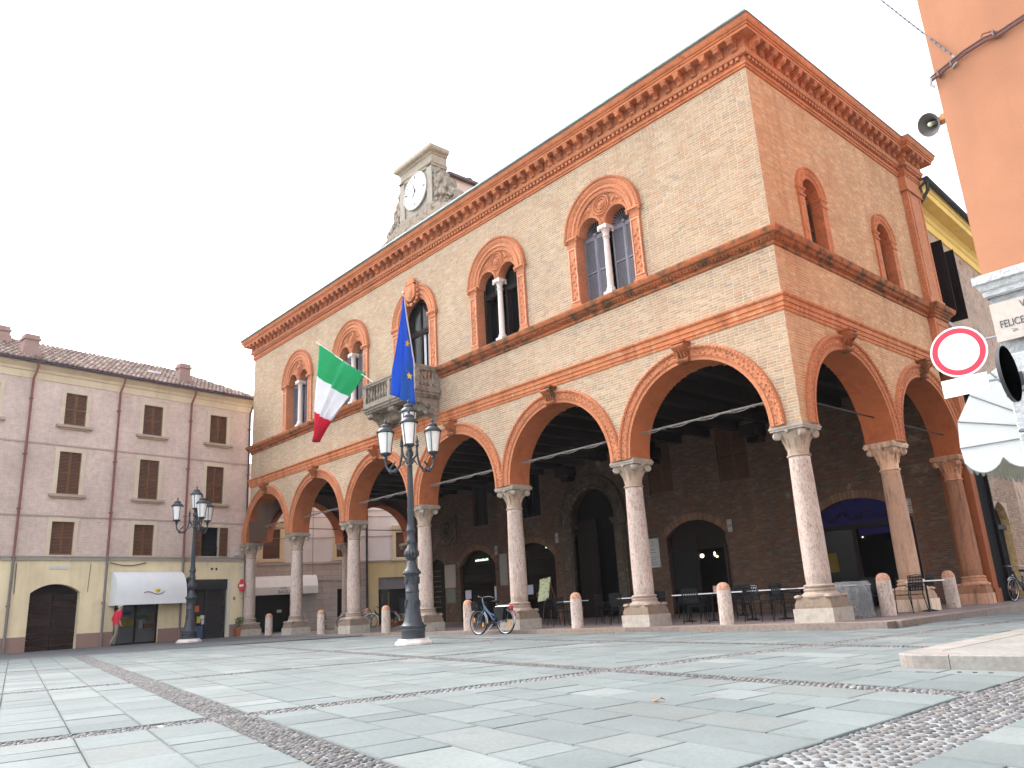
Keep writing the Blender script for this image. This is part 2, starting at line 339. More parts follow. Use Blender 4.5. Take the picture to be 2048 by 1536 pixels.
# ================================================================== TOWN HALL (its corner column side stands at the world origin)
L, D, W1, W2 = 29.59, 10.42, 4.969, 4.87
hall = empty('town_hall', (0, 0, 0), 0, 'long brick town hall with terracotta arches, columns and an open portico', 'building')
colx = [-.4-i*W1 for i in range(7)]; coly = [.41, 5.28, 10.15]
ZS, RI, RO = 4.45, 2.12, 2.52
fr_arch = [(colx[i]+colx[i+1])/2 for i in range(6)]
sd_arch = [(coly[i]+coly[i+1])/2 for i in range(2)]
WX = [-5.25, -10.12, -15.03, -19.8, -24.65]; SWY = [2.47, 6.95]
ZW = 11.53
PALF = ([(.45,.315,.205),(.41,.285,.185),(.48,.35,.24),(.38,.27,.185),(.45,.265,.155),(.33,.25,.19)], [5,5,3,2.5,1.2,.4])
PALS = ([(.60,.355,.205),(.55,.32,.18),(.62,.39,.23),(.52,.31,.185),(.58,.30,.155)], [4,4,3,3,2])  # side bricks reddened and brightened to carry bounce light from the orange house
def arches_hole(cs, rad):
    def f(z):
        h = []
        for c in cs:
            if z < ZS: h.append((c-rad, c+rad))
            elif z < ZS+rad: d = math.sqrt(rad*rad-(z-ZS)**2); h.append((c-d, c+d))
        return h
    return f
def win_hole(cs, half, zb, zs, rad):
    def f(z):
        h = []
        for c in cs:
            if zb < z < zs: h.append((c-half, c+half))
            elif zs <= z < zs+rad: d = math.sqrt(rad*rad-(z-zs)**2); h.append((c-d, c+d))
        return h
    return f
def f_up(z): return win_hole([x for x in WX if x != WX[2]], 1.36, 9.0, ZW, 1.44)(z)+win_hole([WX[2]], 1.36, 8.2, ZW, 1.40)(z)
s_up = win_hole(SWY, .70, 9.0, 10.95, .72)
wf = MB(); ws = MB(ROT90); bf = []; bs = []
brick_area(wf, 4.42, 7.13, -L, 0, arches_hole(fr_arch, RO-.04), None, PALF, store=bf)
brick_area(wf, 7.51, 8.84, -L, 0, lambda z: [(WX[2]-.9, WX[2]+.9)] if z > 8.2 else [], None, PALF, store=bf)
brick_area(wf, 9.25, 13.90, -L, 0, f_up, None, PALF, store=bf)
MS = (.66,.46,.30)  # side mortar tinted orange for the same bounce light
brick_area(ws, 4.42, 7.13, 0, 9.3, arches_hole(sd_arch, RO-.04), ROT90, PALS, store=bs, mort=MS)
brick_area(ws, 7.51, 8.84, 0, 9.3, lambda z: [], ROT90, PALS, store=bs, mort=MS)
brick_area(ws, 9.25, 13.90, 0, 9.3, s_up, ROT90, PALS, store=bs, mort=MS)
wall_f = wf.build('wall', MT['mortar'], hall); wall_s = ws.build('wall', MT['mortar'], hall)
def cdist(b):
    M, a, c, z0, z1, y0, y1, _ = b; p = Vector(((a+c)/2, 0, (z0+z1)/2))
    if M is not None: p = M @ p
    d = p-CAM; cosi = abs(d.normalized().y) if M is None else abs(d.normalized().x)
    return d.length_squared/((c-a)*max(.1, cosi))
allb = sorted([(cdist(b), 0, b) for b in bf]+[(cdist(b), 1, b) for b in bs], key=lambda t: t[0])
for k in (0, 1):
    par = wall_f if k == 0 else wall_s; rest = MB()
    for i, (d, w_, b) in enumerate(allb):
        if w_ != k: continue
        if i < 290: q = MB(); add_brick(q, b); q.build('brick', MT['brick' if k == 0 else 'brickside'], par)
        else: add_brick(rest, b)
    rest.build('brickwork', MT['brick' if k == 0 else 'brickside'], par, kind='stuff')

# inner skin of the arcade wall, ceiling, beams, upper shell and roof
ib = MB()
def skin(holes, a, b, y, M):
    ib.M = M
    for i in range(36):
        za = 4.42+i*.075
        for p, q in cut(a, b, holes(za+.0375)): ib.quad((p, y, za), (q, y, za), (q, y, za+.075), (p, y, za+.075), (.30,.16,.10))
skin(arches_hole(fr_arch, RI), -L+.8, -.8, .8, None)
skin(arches_hole(sd_arch, RI), .8, 9.3, .8, ROT90)
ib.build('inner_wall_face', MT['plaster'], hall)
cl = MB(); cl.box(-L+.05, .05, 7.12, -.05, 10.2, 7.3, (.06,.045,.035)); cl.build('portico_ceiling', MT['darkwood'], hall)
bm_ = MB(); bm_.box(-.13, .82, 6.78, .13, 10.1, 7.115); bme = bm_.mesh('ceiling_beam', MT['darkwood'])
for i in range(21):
    o = bpy.data.objects.new('ceiling_beam', bme); link(o, hall); o.location = (-.95-i*1.38, 0, 0)
sh = MB(); sh.box(-L+.02, .9, 7.3, -.9, 1.0, 9.0, (.2,.15,.12))
sh.quad((-L, 10.7, 7.1), (0, 10.7, 7.1), (0, 10.7, 13.9), (-L, 10.7, 13.9), (.3,.2,.14))
sh.quad((-L, 0, 7.1), (-L, 10.7, 7.1), (-L, 10.7, 13.9), (-L, 0, 13.9), (.5,.36,.25))
sh.quad((-L+.05, 3.4, 7.3), (-.1, 3.4, 7.3), (-.1, 3.4, 13.9), (-L+.05, 3.4, 13.9), (.10,.075,.06))
sh.build('upper_shell', MT['plaster'], hall)
rf = MB(); e = .56; zt = 14.93
A = [(-L-e, -e, zt), (e, -e, zt), (e, 11.0, zt), (-L-e, 11.0, zt)]; rz_ = zt+1.3; B = [(-L+5.4, 5.4, rz_), (-5.4, 5.4, rz_)]
rf.add(A+B, [(0,1,5,4),(1,2,5),(2,3,4,5),(3,0,4)], (.30,.13,.08)); rf.build('roof', MT['tile'], hall)

# cornice, frieze, sill course, band - swept round the building and its end pilaster
PB = [(-L, 9), (-L, 0), (0, 0), (0, 9.3), (.2, 9.3), (.2, D), (-.4, D)]
def cornice(name, prof, m, path=PB): q = MB(); q.sweep(path, prof); return q.build(name, m, hall)
corn = cornice('cornice', [(0,13.84),(.05,13.86),(.05,13.92),(.08,13.93),(.08,14.0),(.055,14.01),(.055,14.06)], MT['terra'])
cornice('dentil_bed', [(.055,14.06),(.055,14.17),(.16,14.175),(.17,14.20),(.19,14.24),(.20,14.27),(.15,14.28),(.15,14.60)], MT['terralight'])
cornice('cornice_shelf', [(.15,14.60),(.44,14.60),(.44,14.68),(.47,14.69),(.47,14.74),(.50,14.75),(.53,14.80),(.55,14.88),(.56,14.91)], MT['terra'])
cornice('eaves_edge', [(.555,14.905),(.575,14.905),(.575,14.945),(.555,14.945)], MT['shutgrey'])
gt = MB(); gt.tube([(-L-.55, -.60, 14.965), (.55, -.60, 14.965)], .035, 6); gt.build('gutter', MT['copper'], hall)
dn = MB()
x = -L+.05
while x < -.02: dn.box(x, -.135, 14.07, x+.09, -.05, 14.165); x += .165
dn.M = ROT90; x = .03
while x < 9.2: dn.box(x, -.135, 14.07, x+.09, -.05, 14.165); x += .165
x = 9.32
while x < D: dn.box(x, -.335, 14.07, x+.09, -.25, 14.165); x += .165
dn.build('dentils', MT['terralight'], hall, kind='stuff')
mo = MB()
prof = [(.14,14.595),(.42,14.595),(.425,14.53),(.39,14.50),(.40,14.455),(.36,14.43),(.30,14.44),(.25,14.41),(.22,14.36),(.235,14.32),(.19,14.295),(.14,14.31)]
Tm = Matrix(((0,0,1,-.085),(-1,0,0,0),(0,1,0,0),(0,0,0,1)))
mo.extrude(prof, .17, Tm); mo.box(-.10, -.43, 14.555, .10, -.14, 14.594); mo.sphere((0, -.385, 14.47), (.09,.05,.045), 8, 4); mo.sphere((0, -.225, 14.35), (.08,.04,.045), 8, 4)
mvar = []
for k in range(5): mo.c = [(.80+.09*k, .78+.085*k, .78+.08*k)]*len(mo.c); mvar.append(mo.mesh('modillion', MT['terralight']))
nmo = 0
def place_mod(x, y, rz):
    o = bpy.data.objects.new('modillion', rng.choice(mvar)); link(o, corn); o.location = (x, y, 0); o.rotation_euler = (0, 0, rz)
x = -.12
while x > -L-.1: place_mod(x, 0, 0); x -= .43
y = .14
while y < 9.2: place_mod(0, y, R(90)); y += .43
for y in (9.40, 9.76, 10.12): place_mod(.2, y, R(90))
cornice('sill_course', [(0,8.80),(.05,8.82),(.05,8.90),(.09,8.92),(.09,8.98),(.13,8.99),(.16,9.04),(.21,9.06),(.23,9.10),(.25,9.17),(.25,9.215),(0,9.255)], MT['terraweather'])
bd = MB(); x = -L
while x < .08: bd.sphere((x, -.115, 8.955), (.04,.045,.035), 6, 4); x += .11
bd.M = ROT90; x = 0
while x < 9.2: bd.sphere((x, -.115, 8.955), (.04,.045,.035), 6, 4); x += .11
bd.build('sill_beads', MT['terraweather'], hall, kind='stuff')
cornice('band_course', [(0,7.10),(.035,7.12),(.035,7.20),(.065,7.205),(.065,7.215),(.06,7.22),(.06,7.315),(.09,7.32),(.09,7.335),(.085,7.34),(.085,7.44),(.115,7.45),(.14,7.48),(.145,7.52),(0,7.54)], MT['band'])

# end pilaster of the side wall
pl = MB(ROT90)
for z0, z1 in ((4.42, 7.11), (7.53, 8.81), (9.25, 13.85)):
    xl = 9.3 if z0 > 5 else 9.93
    pl.box(xl, -.2, z0, D, .3, z1)
    for a, b, c, d in ((xl+.12, 10.30, z0+.15, z0+.21), (xl+.12, 10.30, z1-.21, z1-.15), (xl+.12, xl+.18, z0+.21, z1-.21), (10.24, 10.30, z0+.21, z1-.21)): pl.box(a, -.225, c, b, -.2, d)
pl.box(9.24, -.24, 9.26, D+.05, .1, 9.5); pl.box(9.22, -.26, 13.3, D+.07, .1, 13.42); pl.box(9.25, -.235, 13.42, D+.04, .1, 13.83)
pl.build('corner_pilaster', MT['terralight'], hall)
pp = MB(ROT90); pp.box(9.98, -.04, .02, D-.05, .8, 4.41, (.62,.62,.62)); pp.box(9.92, -.09, .02, D, .8, .42, (.6,.7,.8)); pp.build('pier', MT['soffit'], hall)

# arches
PR = [(RI, .80), (RI, -.05), (RI+.10, -.05), (RI+.10, -.075), (RI+.125, -.085), (RI+.125, -.06), (RI+.30, -.06), (RI+.305, -.10), (RI+.35, -.115), (RI+.385, -.10), (RI+.40, -.02), (RI+.40, .02)]
def arch(cx, M):
    a = MB(M); a.ring(cx, ZS, PR[:2], n=36, leg=.05); o = a.build('arch_soffit', MT['soffit'], hall)
    b = MB(M); b.ring(cx, ZS, PR[1:], n=36, leg=.05)
    for i in range(70):
        q = math.pi*(i+.5)/70; b.sphere((cx+(RI+.345)*math.cos(q), -.108, ZS+(RI+.345)*math.sin(q)), .03, 5, 3)
    for i in range(84):
        q = math.pi*(i+.5+rng.uniform(-.25, .25))/84; rd = RI+.215+(.045 if i % 2 else -.045)+rng.uniform(-.02, .02); sz = rng.uniform(.026, .046)
        b.sphere((cx+rd*math.cos(q), -.062, ZS+rd*math.sin(q)), (sz, .028, sz), 6, 3)
    b.build('archivolt', MT['terralight'], hall)
    k = MB(M); T = Matrix(((0,0,1,cx-.17),(1,0,0,0),(0,1,0,0),(0,0,0,1)))
    z0 = ZS+RI-.02
    k.extrude([(.1,z0),(-.14,z0),(-.17,z0+.05),(-.13,z0+.12),(-.16,z0+.2),(-.22,z0+.27),(-.30,z0+.33),(-.34,z0+.40),(-.31,z0+.47),(-.24,z0+.50),(.0,z0+.50)], .34, T)
    k.box(cx-.21, -.33, z0+.49, cx+.21, 0, z0+.54); k.tube([(cx-.19, -.29, z0+.41), (cx+.19, -.29, z0+.41)], .06, 8); k.tube([(cx-.18, -.14, z0+.06), (cx+.18, -.14, z0+.06)], .045, 8)
    for dx in (-.1, 0, .1): k.tube([(cx+dx, -.17, z0+.12), (cx+dx, -.20, z0+.22), (cx+dx, -.29, z0+.34)], .025, 6)
    k.build('keystone', MT['terraweather'], hall)
for c in fr_arch: arch(c, None)
for c in sd_arch: arch(c, ROT90)
ML = Matrix.Translation((-L, 0, 0)) @ Matrix.Rotation(R(-90), 4, 'Z')
for c in (2.85, 7.25):
    a = MB(ML); a.ring(-c, ZS, [(1.98, .80), (1.98, -.05), (2.4, -.05), (2.42, 0)], n=30, leg=.05); a.build('arch_soffit', MT['soffit'], hall)
lw = MB(ML)
def hl(z): 
    h = []
    for c in (-2.85, -7.25):
        d = 2.3 if z < ZS else (math.sqrt(2.3**2-(z-ZS)**2) if z < ZS+2.3 else 0)
        if d: h.append((c-d, c+d))
    return h
for i in range(36):
    za = 4.42+i*.075
    for p, q in cut(-10.7, 0, hl(za+.037)):
        for yy in (0, .8): lw.quad((p, yy, za), (q, yy, za), (q, yy, za+.075), (p, yy, za+.075), (.15,.085,.06))
lw.build('end_arcade_wall', MT['plaster'], hall)

# columns: shaft > capital, base
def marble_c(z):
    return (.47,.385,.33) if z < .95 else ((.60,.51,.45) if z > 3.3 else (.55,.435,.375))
ch = empty('column_seed')
def make_column(x, y):
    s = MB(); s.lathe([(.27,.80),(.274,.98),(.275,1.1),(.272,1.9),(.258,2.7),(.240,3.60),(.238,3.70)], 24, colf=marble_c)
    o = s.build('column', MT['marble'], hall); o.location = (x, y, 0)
    b = MB()
    cw, cg = (.62,.54,.47), (.52,.43,.36)
    b.box(-.46, -.46, -.13, .46, .46, .30, (.95,.93,.90))
    b.lathe([(.60,.30),(.60,.38),(.53,.53)], 4, sq=.5, col=cg)
    b.lathe([(.40,.50),(.425,.545),(.41,.59),(.365,.61),(.335,.64),(.335,.67),(.35,.68),(.35,.70),(.31,.715),(.31,.74),(.335,.75),(.34,.775),(.315,.795),(.275,.81)], 24, col=(.80,.68,.62))
    for sx in (-1, 1):
        for sy in (-1, 1): b.sphere((sx*.35, sy*.35, .545), (.10,.10,.05), 8, 4, col=(.78,.66,.60))
    b.build('base', MT['stone'], o)
    c = MB(); k0, k1 = (.86,.80,.74), (.95,.78,.66)
    c.lathe([(.238,3.66),(.268,3.672),(.275,3.69),(.268,3.708),(.238,3.72),(.242,3.84),(.255,3.97),(.29,4.10),(.345,4.19),(.37,4.23)], 24, col=k1)
    c.box(-.42, -.42, 4.27, .42, .42, 4.32, k0); c.box(-.44, -.44, 4.32, .44, .44, 4.365, k0); c.box(-.415, -.415, 4.365, .415, .415, 4.42, k0)
    c.lathe([(.42,4.20),(.51,4.27)], 4, sq=.5, col=k0)
    for q in range(4):
        a = R(45+90*q); ca, sa = math.cos(a), math.sin(a)
        T = Matrix.Translation((ca*.435, sa*.435, 4.18)) @ Matrix.Rotation(a, 4, 'Z') @ Matrix.Rotation(R(90), 4, 'X')
        c.lathe([(.03,-.075),(.09,-.07),(.105,0),(.09,.07),(.03,.075)], 12, T=T, col=k0); c.tube([(ca*.15-sa*.26, sa*.15+ca*.26, 4.235), (ca*.33-sa*.10, sa*.33+ca*.10, 4.225), (ca*.42, sa*.42, 4.24), (ca*.33+sa*.10, sa*.33-ca*.10, 4.225), (ca*.15+sa*.26, sa*.15-ca*.26, 4.235)], .036, 6, col=k0)
        c.tube([(ca*.25, sa*.25, 3.92), (ca*.29, sa*.29, 4.04), (ca*.36, sa*.36, 4.15), (ca*.43, sa*.43, 4.23)], [.012,.03,.035,.03], 6, col=k1)
        a2 = R(90*q); c.sphere((math.cos(a2)*.38, math.sin(a2)*.38, 4.25), .055, 8, 5, col=k0)
        for da in (-18, 18):
            a3 = R(90*q+da); c.tube([(math.cos(a3)*.245, math.sin(a3)*.245, 3.86), (math.cos(a3)*.262, math.sin(a3)*.262, 3.98), (math.cos(a3)*.315, math.sin(a3)*.315, 4.09), (math.cos(a3)*.325, math.sin(a3)*.325, 4.06)], [.022,.03,.026,.01], 6, col=k1)
    c.build('capital', MT['stone'], o)
    return o
col0 = make_column(colx[0], coly[0])
for x, y in [(x, coly[0]) for x in colx[1:]]+[(-.4, coly[1]), (-.4, 9.82), (-L+.41, 5.28), (-L+.41, 9.3)]:
    c = copy_tree(col0, (x, y, 0)); c.parent = hall
    if x == -.4:
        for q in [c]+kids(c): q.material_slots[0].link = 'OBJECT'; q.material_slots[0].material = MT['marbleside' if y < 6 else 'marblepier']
bpy.data.objects.remove(ch)

# tie rods with a string of cable
for i in range(6):
    t = MB(); a, b = fr_arch[i]-RI-.02, fr_arch[i]+RI+.02
    t.tube([(a, .4, 5.12), (b, .4, 5.12)], .027, 6)
    t.tube([(a+(b-a)*k/14, .4+.028*math.sin(k*2.1), 5.10+.022*math.cos(k*2.1)-.02*(k % 3)) for k in range(15)], .013, 5)
    for k in (3, 7, 10, 12): t.box(a+(b-a)*k/14-.03, .36, 5.07, a+(b-a)*k/14+.03, .44, 5.15, (.5,.6,.65))
    t.build('tie_rod', MT['rod'], hall)
for c in sd_arch:
    t = MB(ROT90); t.tube([(c-RI, .4, 5.12), (c+RI, .4, 5.12)], .022, 6, col=(.2,.17,.16)); t.build('tie_rod', MT['rod'], hall)
for c in (2.85, 7.25):
    t = MB(ML); t.tube([(-c-2, .4, 5.12), (-c+2, .4, 5.12)], .022, 6, col=(.12,.11,.11)); t.build('tie_rod', MT['rod'], hall)

# ------------------------------------------------------------------ windows
def louvre(par_o, x0, x1, z0, z1, y, M, m, single, pitch=.052, frame_c=None):
    """a louvred shutter leaf: frame part with slat sub-parts (single) or one joined slat mesh"""
    f = MB(M); s = .055
    f.box(x0, y, z0, x0+s, y+.04, z1); f.box(x1-s, y, z0, x1, y+.04, z1)
    zs = [z0, (z0+z1)/2-.03, z1-s]
    for z in zs: f.box(x0+s, y+.002, z, x1-s, y+.038, z+(.06 if z != z0 else .09))
    fo = f.build('shutter', m, par_o)
    n = max(3, int((z1-z0-.1)/pitch)); js = MB(M)
    sl_ = []
    for i in range(n):
        z = z0+.11+(z1-z0-.18)*i/n
        if abs(z-zs[1]) < .06: continue
        v = [(x0+s, y+.004, z), (x1-s, y+.004, z), (x1-s, y+.034, z+pitch*.85), (x0+s, y+.034, z+pitch*.85), (x0+s, y+.004, z+.010), (x1-s, y+.004, z+.010), (x1-s, y+.034, z+pitch*.85+.010), (x0+s, y+.034, z+pitch*.85+.010)]
        F = [(0,1,2,3),(7,6,5,4),(0,4,5,1),(2,6,7,3)]
        if single: q = MB(M); q.add(v, F); q.build('slat', m, fo)
        else: js.add(v, F)
    if not single: js.build('slats', m, fo, kind='stuff')
    bk = MB(M); bk.quad((x0, y+.05, z0), (x1, y+.05, z0), (x1, y+.05, z1), (x0, y+.05, z1), (.25,.25,.25)); bk.build('backing', m, fo)
    return fo
def ornaments(mb, spots, y):
    for x, z, r in spots: mb.sphere((x, y, z), (r, r*.45, r), 7, 4)
def pilaster(mb, x0, x1, zb, zt):
    mb.box(x0+.03, -.06, zb+.17, x1-.03, .34, zt-.28)
    for a, b, c, d in ((x0+.05, x1-.05, zb+.2, zb+.24), (x0+.05, x1-.05, zt-.36, zt-.32)): mb.box(a, -.085, c, b, -.06, d, (1.35,1.75,2.3))
    for a in (x0+.05, x1-.085): mb.box(a, -.085, zb+.24, a+.035, -.06, zt-.36, (1.35,1.75,2.3))
    n = int((zt-zb-.8)/.14); xm = (x0+x1)/2
    for i in range(n): mb.sphere((xm+(.05 if i % 2 else -.05), -.065, zb+.33+i*.14), (.055,.025,.06), 6, 4)
    mb.box(x0-.02, -.09, zb, x1+.02, .34, zb+.09); mb.box(x0+.01, -.075, zb+.09, x1-.01, .34, zb+.17)
    mb.box(x0+.02, -.07, zt-.28, x1-.02, .34, zt-.24); mb.lathe([((x1-x0)*.66, zt-.24), ((x1-x0)*.62, zt-.12), ((x1-x0)*.80, zt-.03)], 4, c=(xm, .13, 0), sq=.5)
    mb.box(x0-.06, -.13, zt-.04, x1+.06, .34, zt+.03)
    for sx in (x0-.01, x1+.01): mb.sphere((sx, -.09, zt-.09), .055, 7, 4)
def bifora(cx, kind, idx):
    m = MB(); w_ = .42
    pilaster(m, cx-1.46, cx-1.04, 9.25, ZW); pilaster(m, cx+1.04, cx+1.46, 9.25, ZW)
    m.ring(cx, ZW, [(1.0, -.0), (1.0, -.03), (1.06, -.05), (1.10, -.045), (1.13, -.085), (1.19, -.085), (1.20, -.06), (1.24, -.05), (1.30, -.095), (1.37, -.11), (1.40, -.09), (1.43, -.13), (1.49, -.13), (1.50, .01)], n=32)
    for i in range(52):
        q = math.pi*(i+.5)/52; m.sphere((cx+1.46*math.cos(q), -.13, ZW+1.46*math.sin(q)), .028, 5, 3)
    o = m.build('window_surround', MT['terralight'], hall)
    t = MB(); rs = .42; sc_ = .53; n = 56
    def low(x):
        d = min(abs(x-sc_), abs(x+sc_)); return math.sqrt(max(0, rs*rs-d*d))
    for i in range(n):
        xa, xb = -1.04+2.08*i/n, -1.04+2.08*(i+1)/n; ta, tb = math.sqrt(max(0, 1.045**2-xa*xa)), math.sqrt(max(0, 1.045**2-xb*xb)); la, lb = low(xa), low(xb)
        la, lb = min(la, ta), min(lb, tb)
        t.quad((cx+xa, .02, ZW+la), (cx+xb, .02, ZW+lb), (cx+xb, .02, ZW+tb), (cx+xa, .02, ZW+ta))
        t.quad((cx+xa, .02, ZW+la), (cx+xa, .33, ZW+la), (cx+xb, .33, ZW+lb), (cx+xb, .02, ZW+lb))
    for s in (-sc_, sc_): t.ring(cx+s, ZW, [(rs, .02), (rs, -.02), (rs+.03, -.035), (rs+.05, -.01), (rs+.08, -.025), (rs+.10, .02)], n=20)
    for r, d in ((.30, .03), (.21, .025), (.11, .03)):
        t.tube([(cx+r*math.cos(R(a)), .0, ZW+.66+r*math.sin(R(a))) for a in range(0, 360, 15)], d, 6, closed=True)
    t.sphere((cx, .0, ZW+.66), (.09,.05,.09), 8, 5)
    for i in range(24): a = R(15*i); t.sphere((cx+.355*math.cos(a), .0, ZW+.66+.355*math.sin(a)), .022, 5, 3)
    sp = [(cx+s*a, ZW+z, r) for s in (-1, 1) for a, z, r in ((.50,.72,.075),(.62,.64,.06),(.42,.82,.055),(.74,.58,.05),(.56,.58,.045),(.80,.46,.05),(.88,.36,.04),(.12,.22,.04),(.07,.12,.035),(.30,.93,.04),(.66,.76,.035))]
    ornaments(t, sp, .015)
    for s in (-1, 1): t.tube([(cx+s*.42, .01, ZW+.62), (cx+s*.55, -.01, ZW+.66), (cx+s*.70, -.005, ZW+.62), (cx+s*.86, .01, ZW+.44)], .018, 5)
    t.build('tympanum', MT['terralight'], o)
    c = MB(); c.lathe([(.10,9.55),(.095,10.4),(.085,11.18)], 14, c=(cx, .12, 0)); c.box(cx-.16, -.05, 9.25, cx+.16, .29, 9.40); c.lathe([(.15,9.40),(.16,9.44),(.125,9.48),(.14,9.51),(.10,9.56)], 14, c=(cx, .12, 0))
    c.lathe([(.11,11.16),(.115,11.19),(.09,11.21),(.10,11.3),(.15,11.42)], 14, c=(cx, .12, 0)); c.box(cx-.17, -.06, 11.42, cx+.17, .32, 11.52)
    for sx in (-.14, .14): c.sphere((cx+sx, -.04, 11.38), .045, 7, 4); c.sphere((cx+sx, .27, 11.38), .045, 7, 4)
    c.sphere((cx, -.05, 11.40), .04, 6, 4)
    c.build('colonette', MT['whitestone'], o)
    for s in (-1, 1):
        a, b = sorted((cx+s*.09, cx+s*1.05)); mid = (a+b)/2; fz = ZW-.02
        if kind == 'shut':
            for p, q in ((a, mid-.01), (mid+.01, b)): louvre(hall, p, q, 9.26, fz-.1, .30, None, MT['shutgrey'], idx == 0)
            f = MB(); f.box(mid-.03, .285, 9.26, mid+.03, .34, fz); f.box(a, .295, fz-.10, b, .345, fz-.02)
            rr_ = .47
            for i in range(15):
                q0, q1 = R(180*i/15+2.0), R(180*(i+1)/15-2.5)
                f.add([(mid+.07*math.cos(q0), .31, fz+.07*math.sin(q0)), (mid+rr_*math.cos(q0), .31, fz+rr_*math.sin(q0)), (mid+rr_*math.cos(q1), .335, fz+rr_*math.sin(q1)), (mid+.07*math.cos(q1), .335, fz+.07*math.sin(q1))], [(0, 1, 2, 3)])
            f.sphere((mid, .31, fz), .08, 8, 4)
            f.build('fanlight', MT['shutgrey'], hall)
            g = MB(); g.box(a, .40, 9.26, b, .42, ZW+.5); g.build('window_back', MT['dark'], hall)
        else:
            f = MB()
            f.box(a, .28, 9.26, a+.10, .36, ZW+.45); f.box(b-.10, .28, 9.26, b, .36, ZW+.45); f.box(a+.1, .28, 11.10, b-.1, .36, 11.26); f.box(a+.1, .27, 11.13, b-.1, .28, 11.16); f.box(a+.1, .29, 9.26, b-.1, .35, 9.4)
            f.ring(mid, ZW, [(.36, .36), (.36, .28), (.46, .28)], n=16); f.box(mid-.025, .3, 11.26, mid+.025, .35, ZW+.4)
            # casements standing open inwards
            for xx, sg in ((a+.12, 1), (b-.12, -1)):
                T = Matrix.Translation((xx, .34, 0)) @ Matrix.Rotation(R(68*sg), 4, 'Z')
                x0, x1 = (0, .36) if sg > 0 else (-.36, 0)
                for z0, z1 in ((9.40, 9.5), (11.0, 11.1)): f.box(x0, 0, z0, x1, .045, z1, None, T)
                f.box(x0, 0, 9.5, x0+.07, .045, 11.0, None, T); f.box(x1-.07, 0, 9.5, x1, .045, 11.0, None, T)
            f.build('casement', MT['darkwood'], hall)
            g = MB(); g.M = None
            for xx, sg in ((a+.12, 1), (b-.12, -1)):
                T = Matrix.Translation((xx, .36, 0)) @ Matrix.Rotation(R(68*sg), 4, 'Z'); x0, x1 = (.07, .29) if sg > 0 else (-.29, -.07)
                g.box(x0, 0, 9.5, x1, .008, 11.0, None, T)
            arch_panel(g, a+.1, b-.1, 11.26, ZW, .40, .335); g.build('pane', MT['glass'], hall)
for i, cx in enumerate(WX):
    if i != 2: bifora(cx, 'open' if i == 1 else 'shut', i)
# the balcony door
cx = WX[2]; m = MB()
pilaster(m, cx-1.46, cx-1.0, 8.3, ZW); pilaster(m, cx+1.0, cx+1.46, 8.3, ZW)
m.ring(cx, ZW, [(.92, .34), (.92, -.02), (.98, -.05), (1.04, -.03), (1.08, -.075), (1.20, -.08), (1.22, -.05), (1.28, -.10), (1.36, -.11), (1.38, -.08), (1.41, -.12), (1.45, -.12), (1.46, .01)], n=32, leg=0)
m.box(cx-1.0, -.02, 8.3, cx-.92, .34, ZW); m.box(cx+.92, -.02, 8.3, cx+1.0, .34, ZW)
o = m.build('window_surround', MT['terralight'], hall)
c = MB(); z = ZW+1.0
c.extrude([(-.30,-.12),(-.34,.30),(-.20,.44),(0,.40),(.20,.44),(.34,.30),(.30,-.12),(0,-.30)], .12, Matrix(((1,0,0,cx),(0,0,-1,-.09),(0,1,0,z+.05),(0,0,0,1))))
c.sphere((cx, -.2, z+.10), (.2,.06,.26), 10, 6)
for k in range(7): c.sphere((cx-.27+.09*k, -.17, z+.60+.05*math.sin(k*math.pi/6)), (.05,.05,.09), 6, 4)
c.box(cx-.3, -.22, z+.48, cx+.3, -.03, z+.56); c.sphere((cx, -.14, z+.60), (.29,.09,.16), 10, 5)
for s in (-1, 1):
    for a, zz, r in ((.36,.30,.08),(.41,.14,.09),(.40,-.04,.08),(.34,-.18,.09),(.22,-.30,.08),(.40,.42,.06)): c.sphere((cx+s*a, -.12, z+zz), (r,.06,r), 7, 4)
c.sphere((cx, -.14, z-.36), (.1,.06,.09), 7, 4)
c.build('crest', MT['terralight'], o)
f = MB()
f.box(cx-.92, .28, 8.3, cx-.80, .36, ZW+.2); f.box(cx+.80, .28, 8.3, cx+.92, .36, ZW+.2); f.box(cx-.80, .27, 11.02, cx+.80, .36, 11.22); f.box(cx-.80, .25, 11.10, cx+.80, .27, 11.16)
f.ring(cx, ZW, [(.80, .36), (.80, .28), (.93, .28)], n=24); f.box(cx-.04, .29, 11.22, cx+.04, .36, ZW+.8); f.box(cx-.05, .29, 8.3, cx+.05, .36, 11.02)
f.box(cx+.30, .30, 8.3, cx+.36, .35, 11.02); f.box(cx-.8, .3, 9.1, cx+.8, .35, 9.2)
f.build('door_frame', MT['darkwood'], hall)
g = MB(); g.box(cx-.8, .33, 9.2, cx-.05, .34, 11.02); arch_panel(g, cx-.8, cx+.8, 11.22, ZW, .8, .33); g.build('pane', MT['glass'], hall)
g = MB()
for i in range(10): xx = cx+.07+i*.073; g.box(xx, .37+.012*(i % 2), 8.4, xx+.073, .385+.012*(i % 2), 11.0, (.75,.74,.76))
g.box(cx+.42, .37, 11.25, cx+.75, .38, ZW+.25, (.7,.7,.72)); g.build('curtain', MT['cloth'], hall)
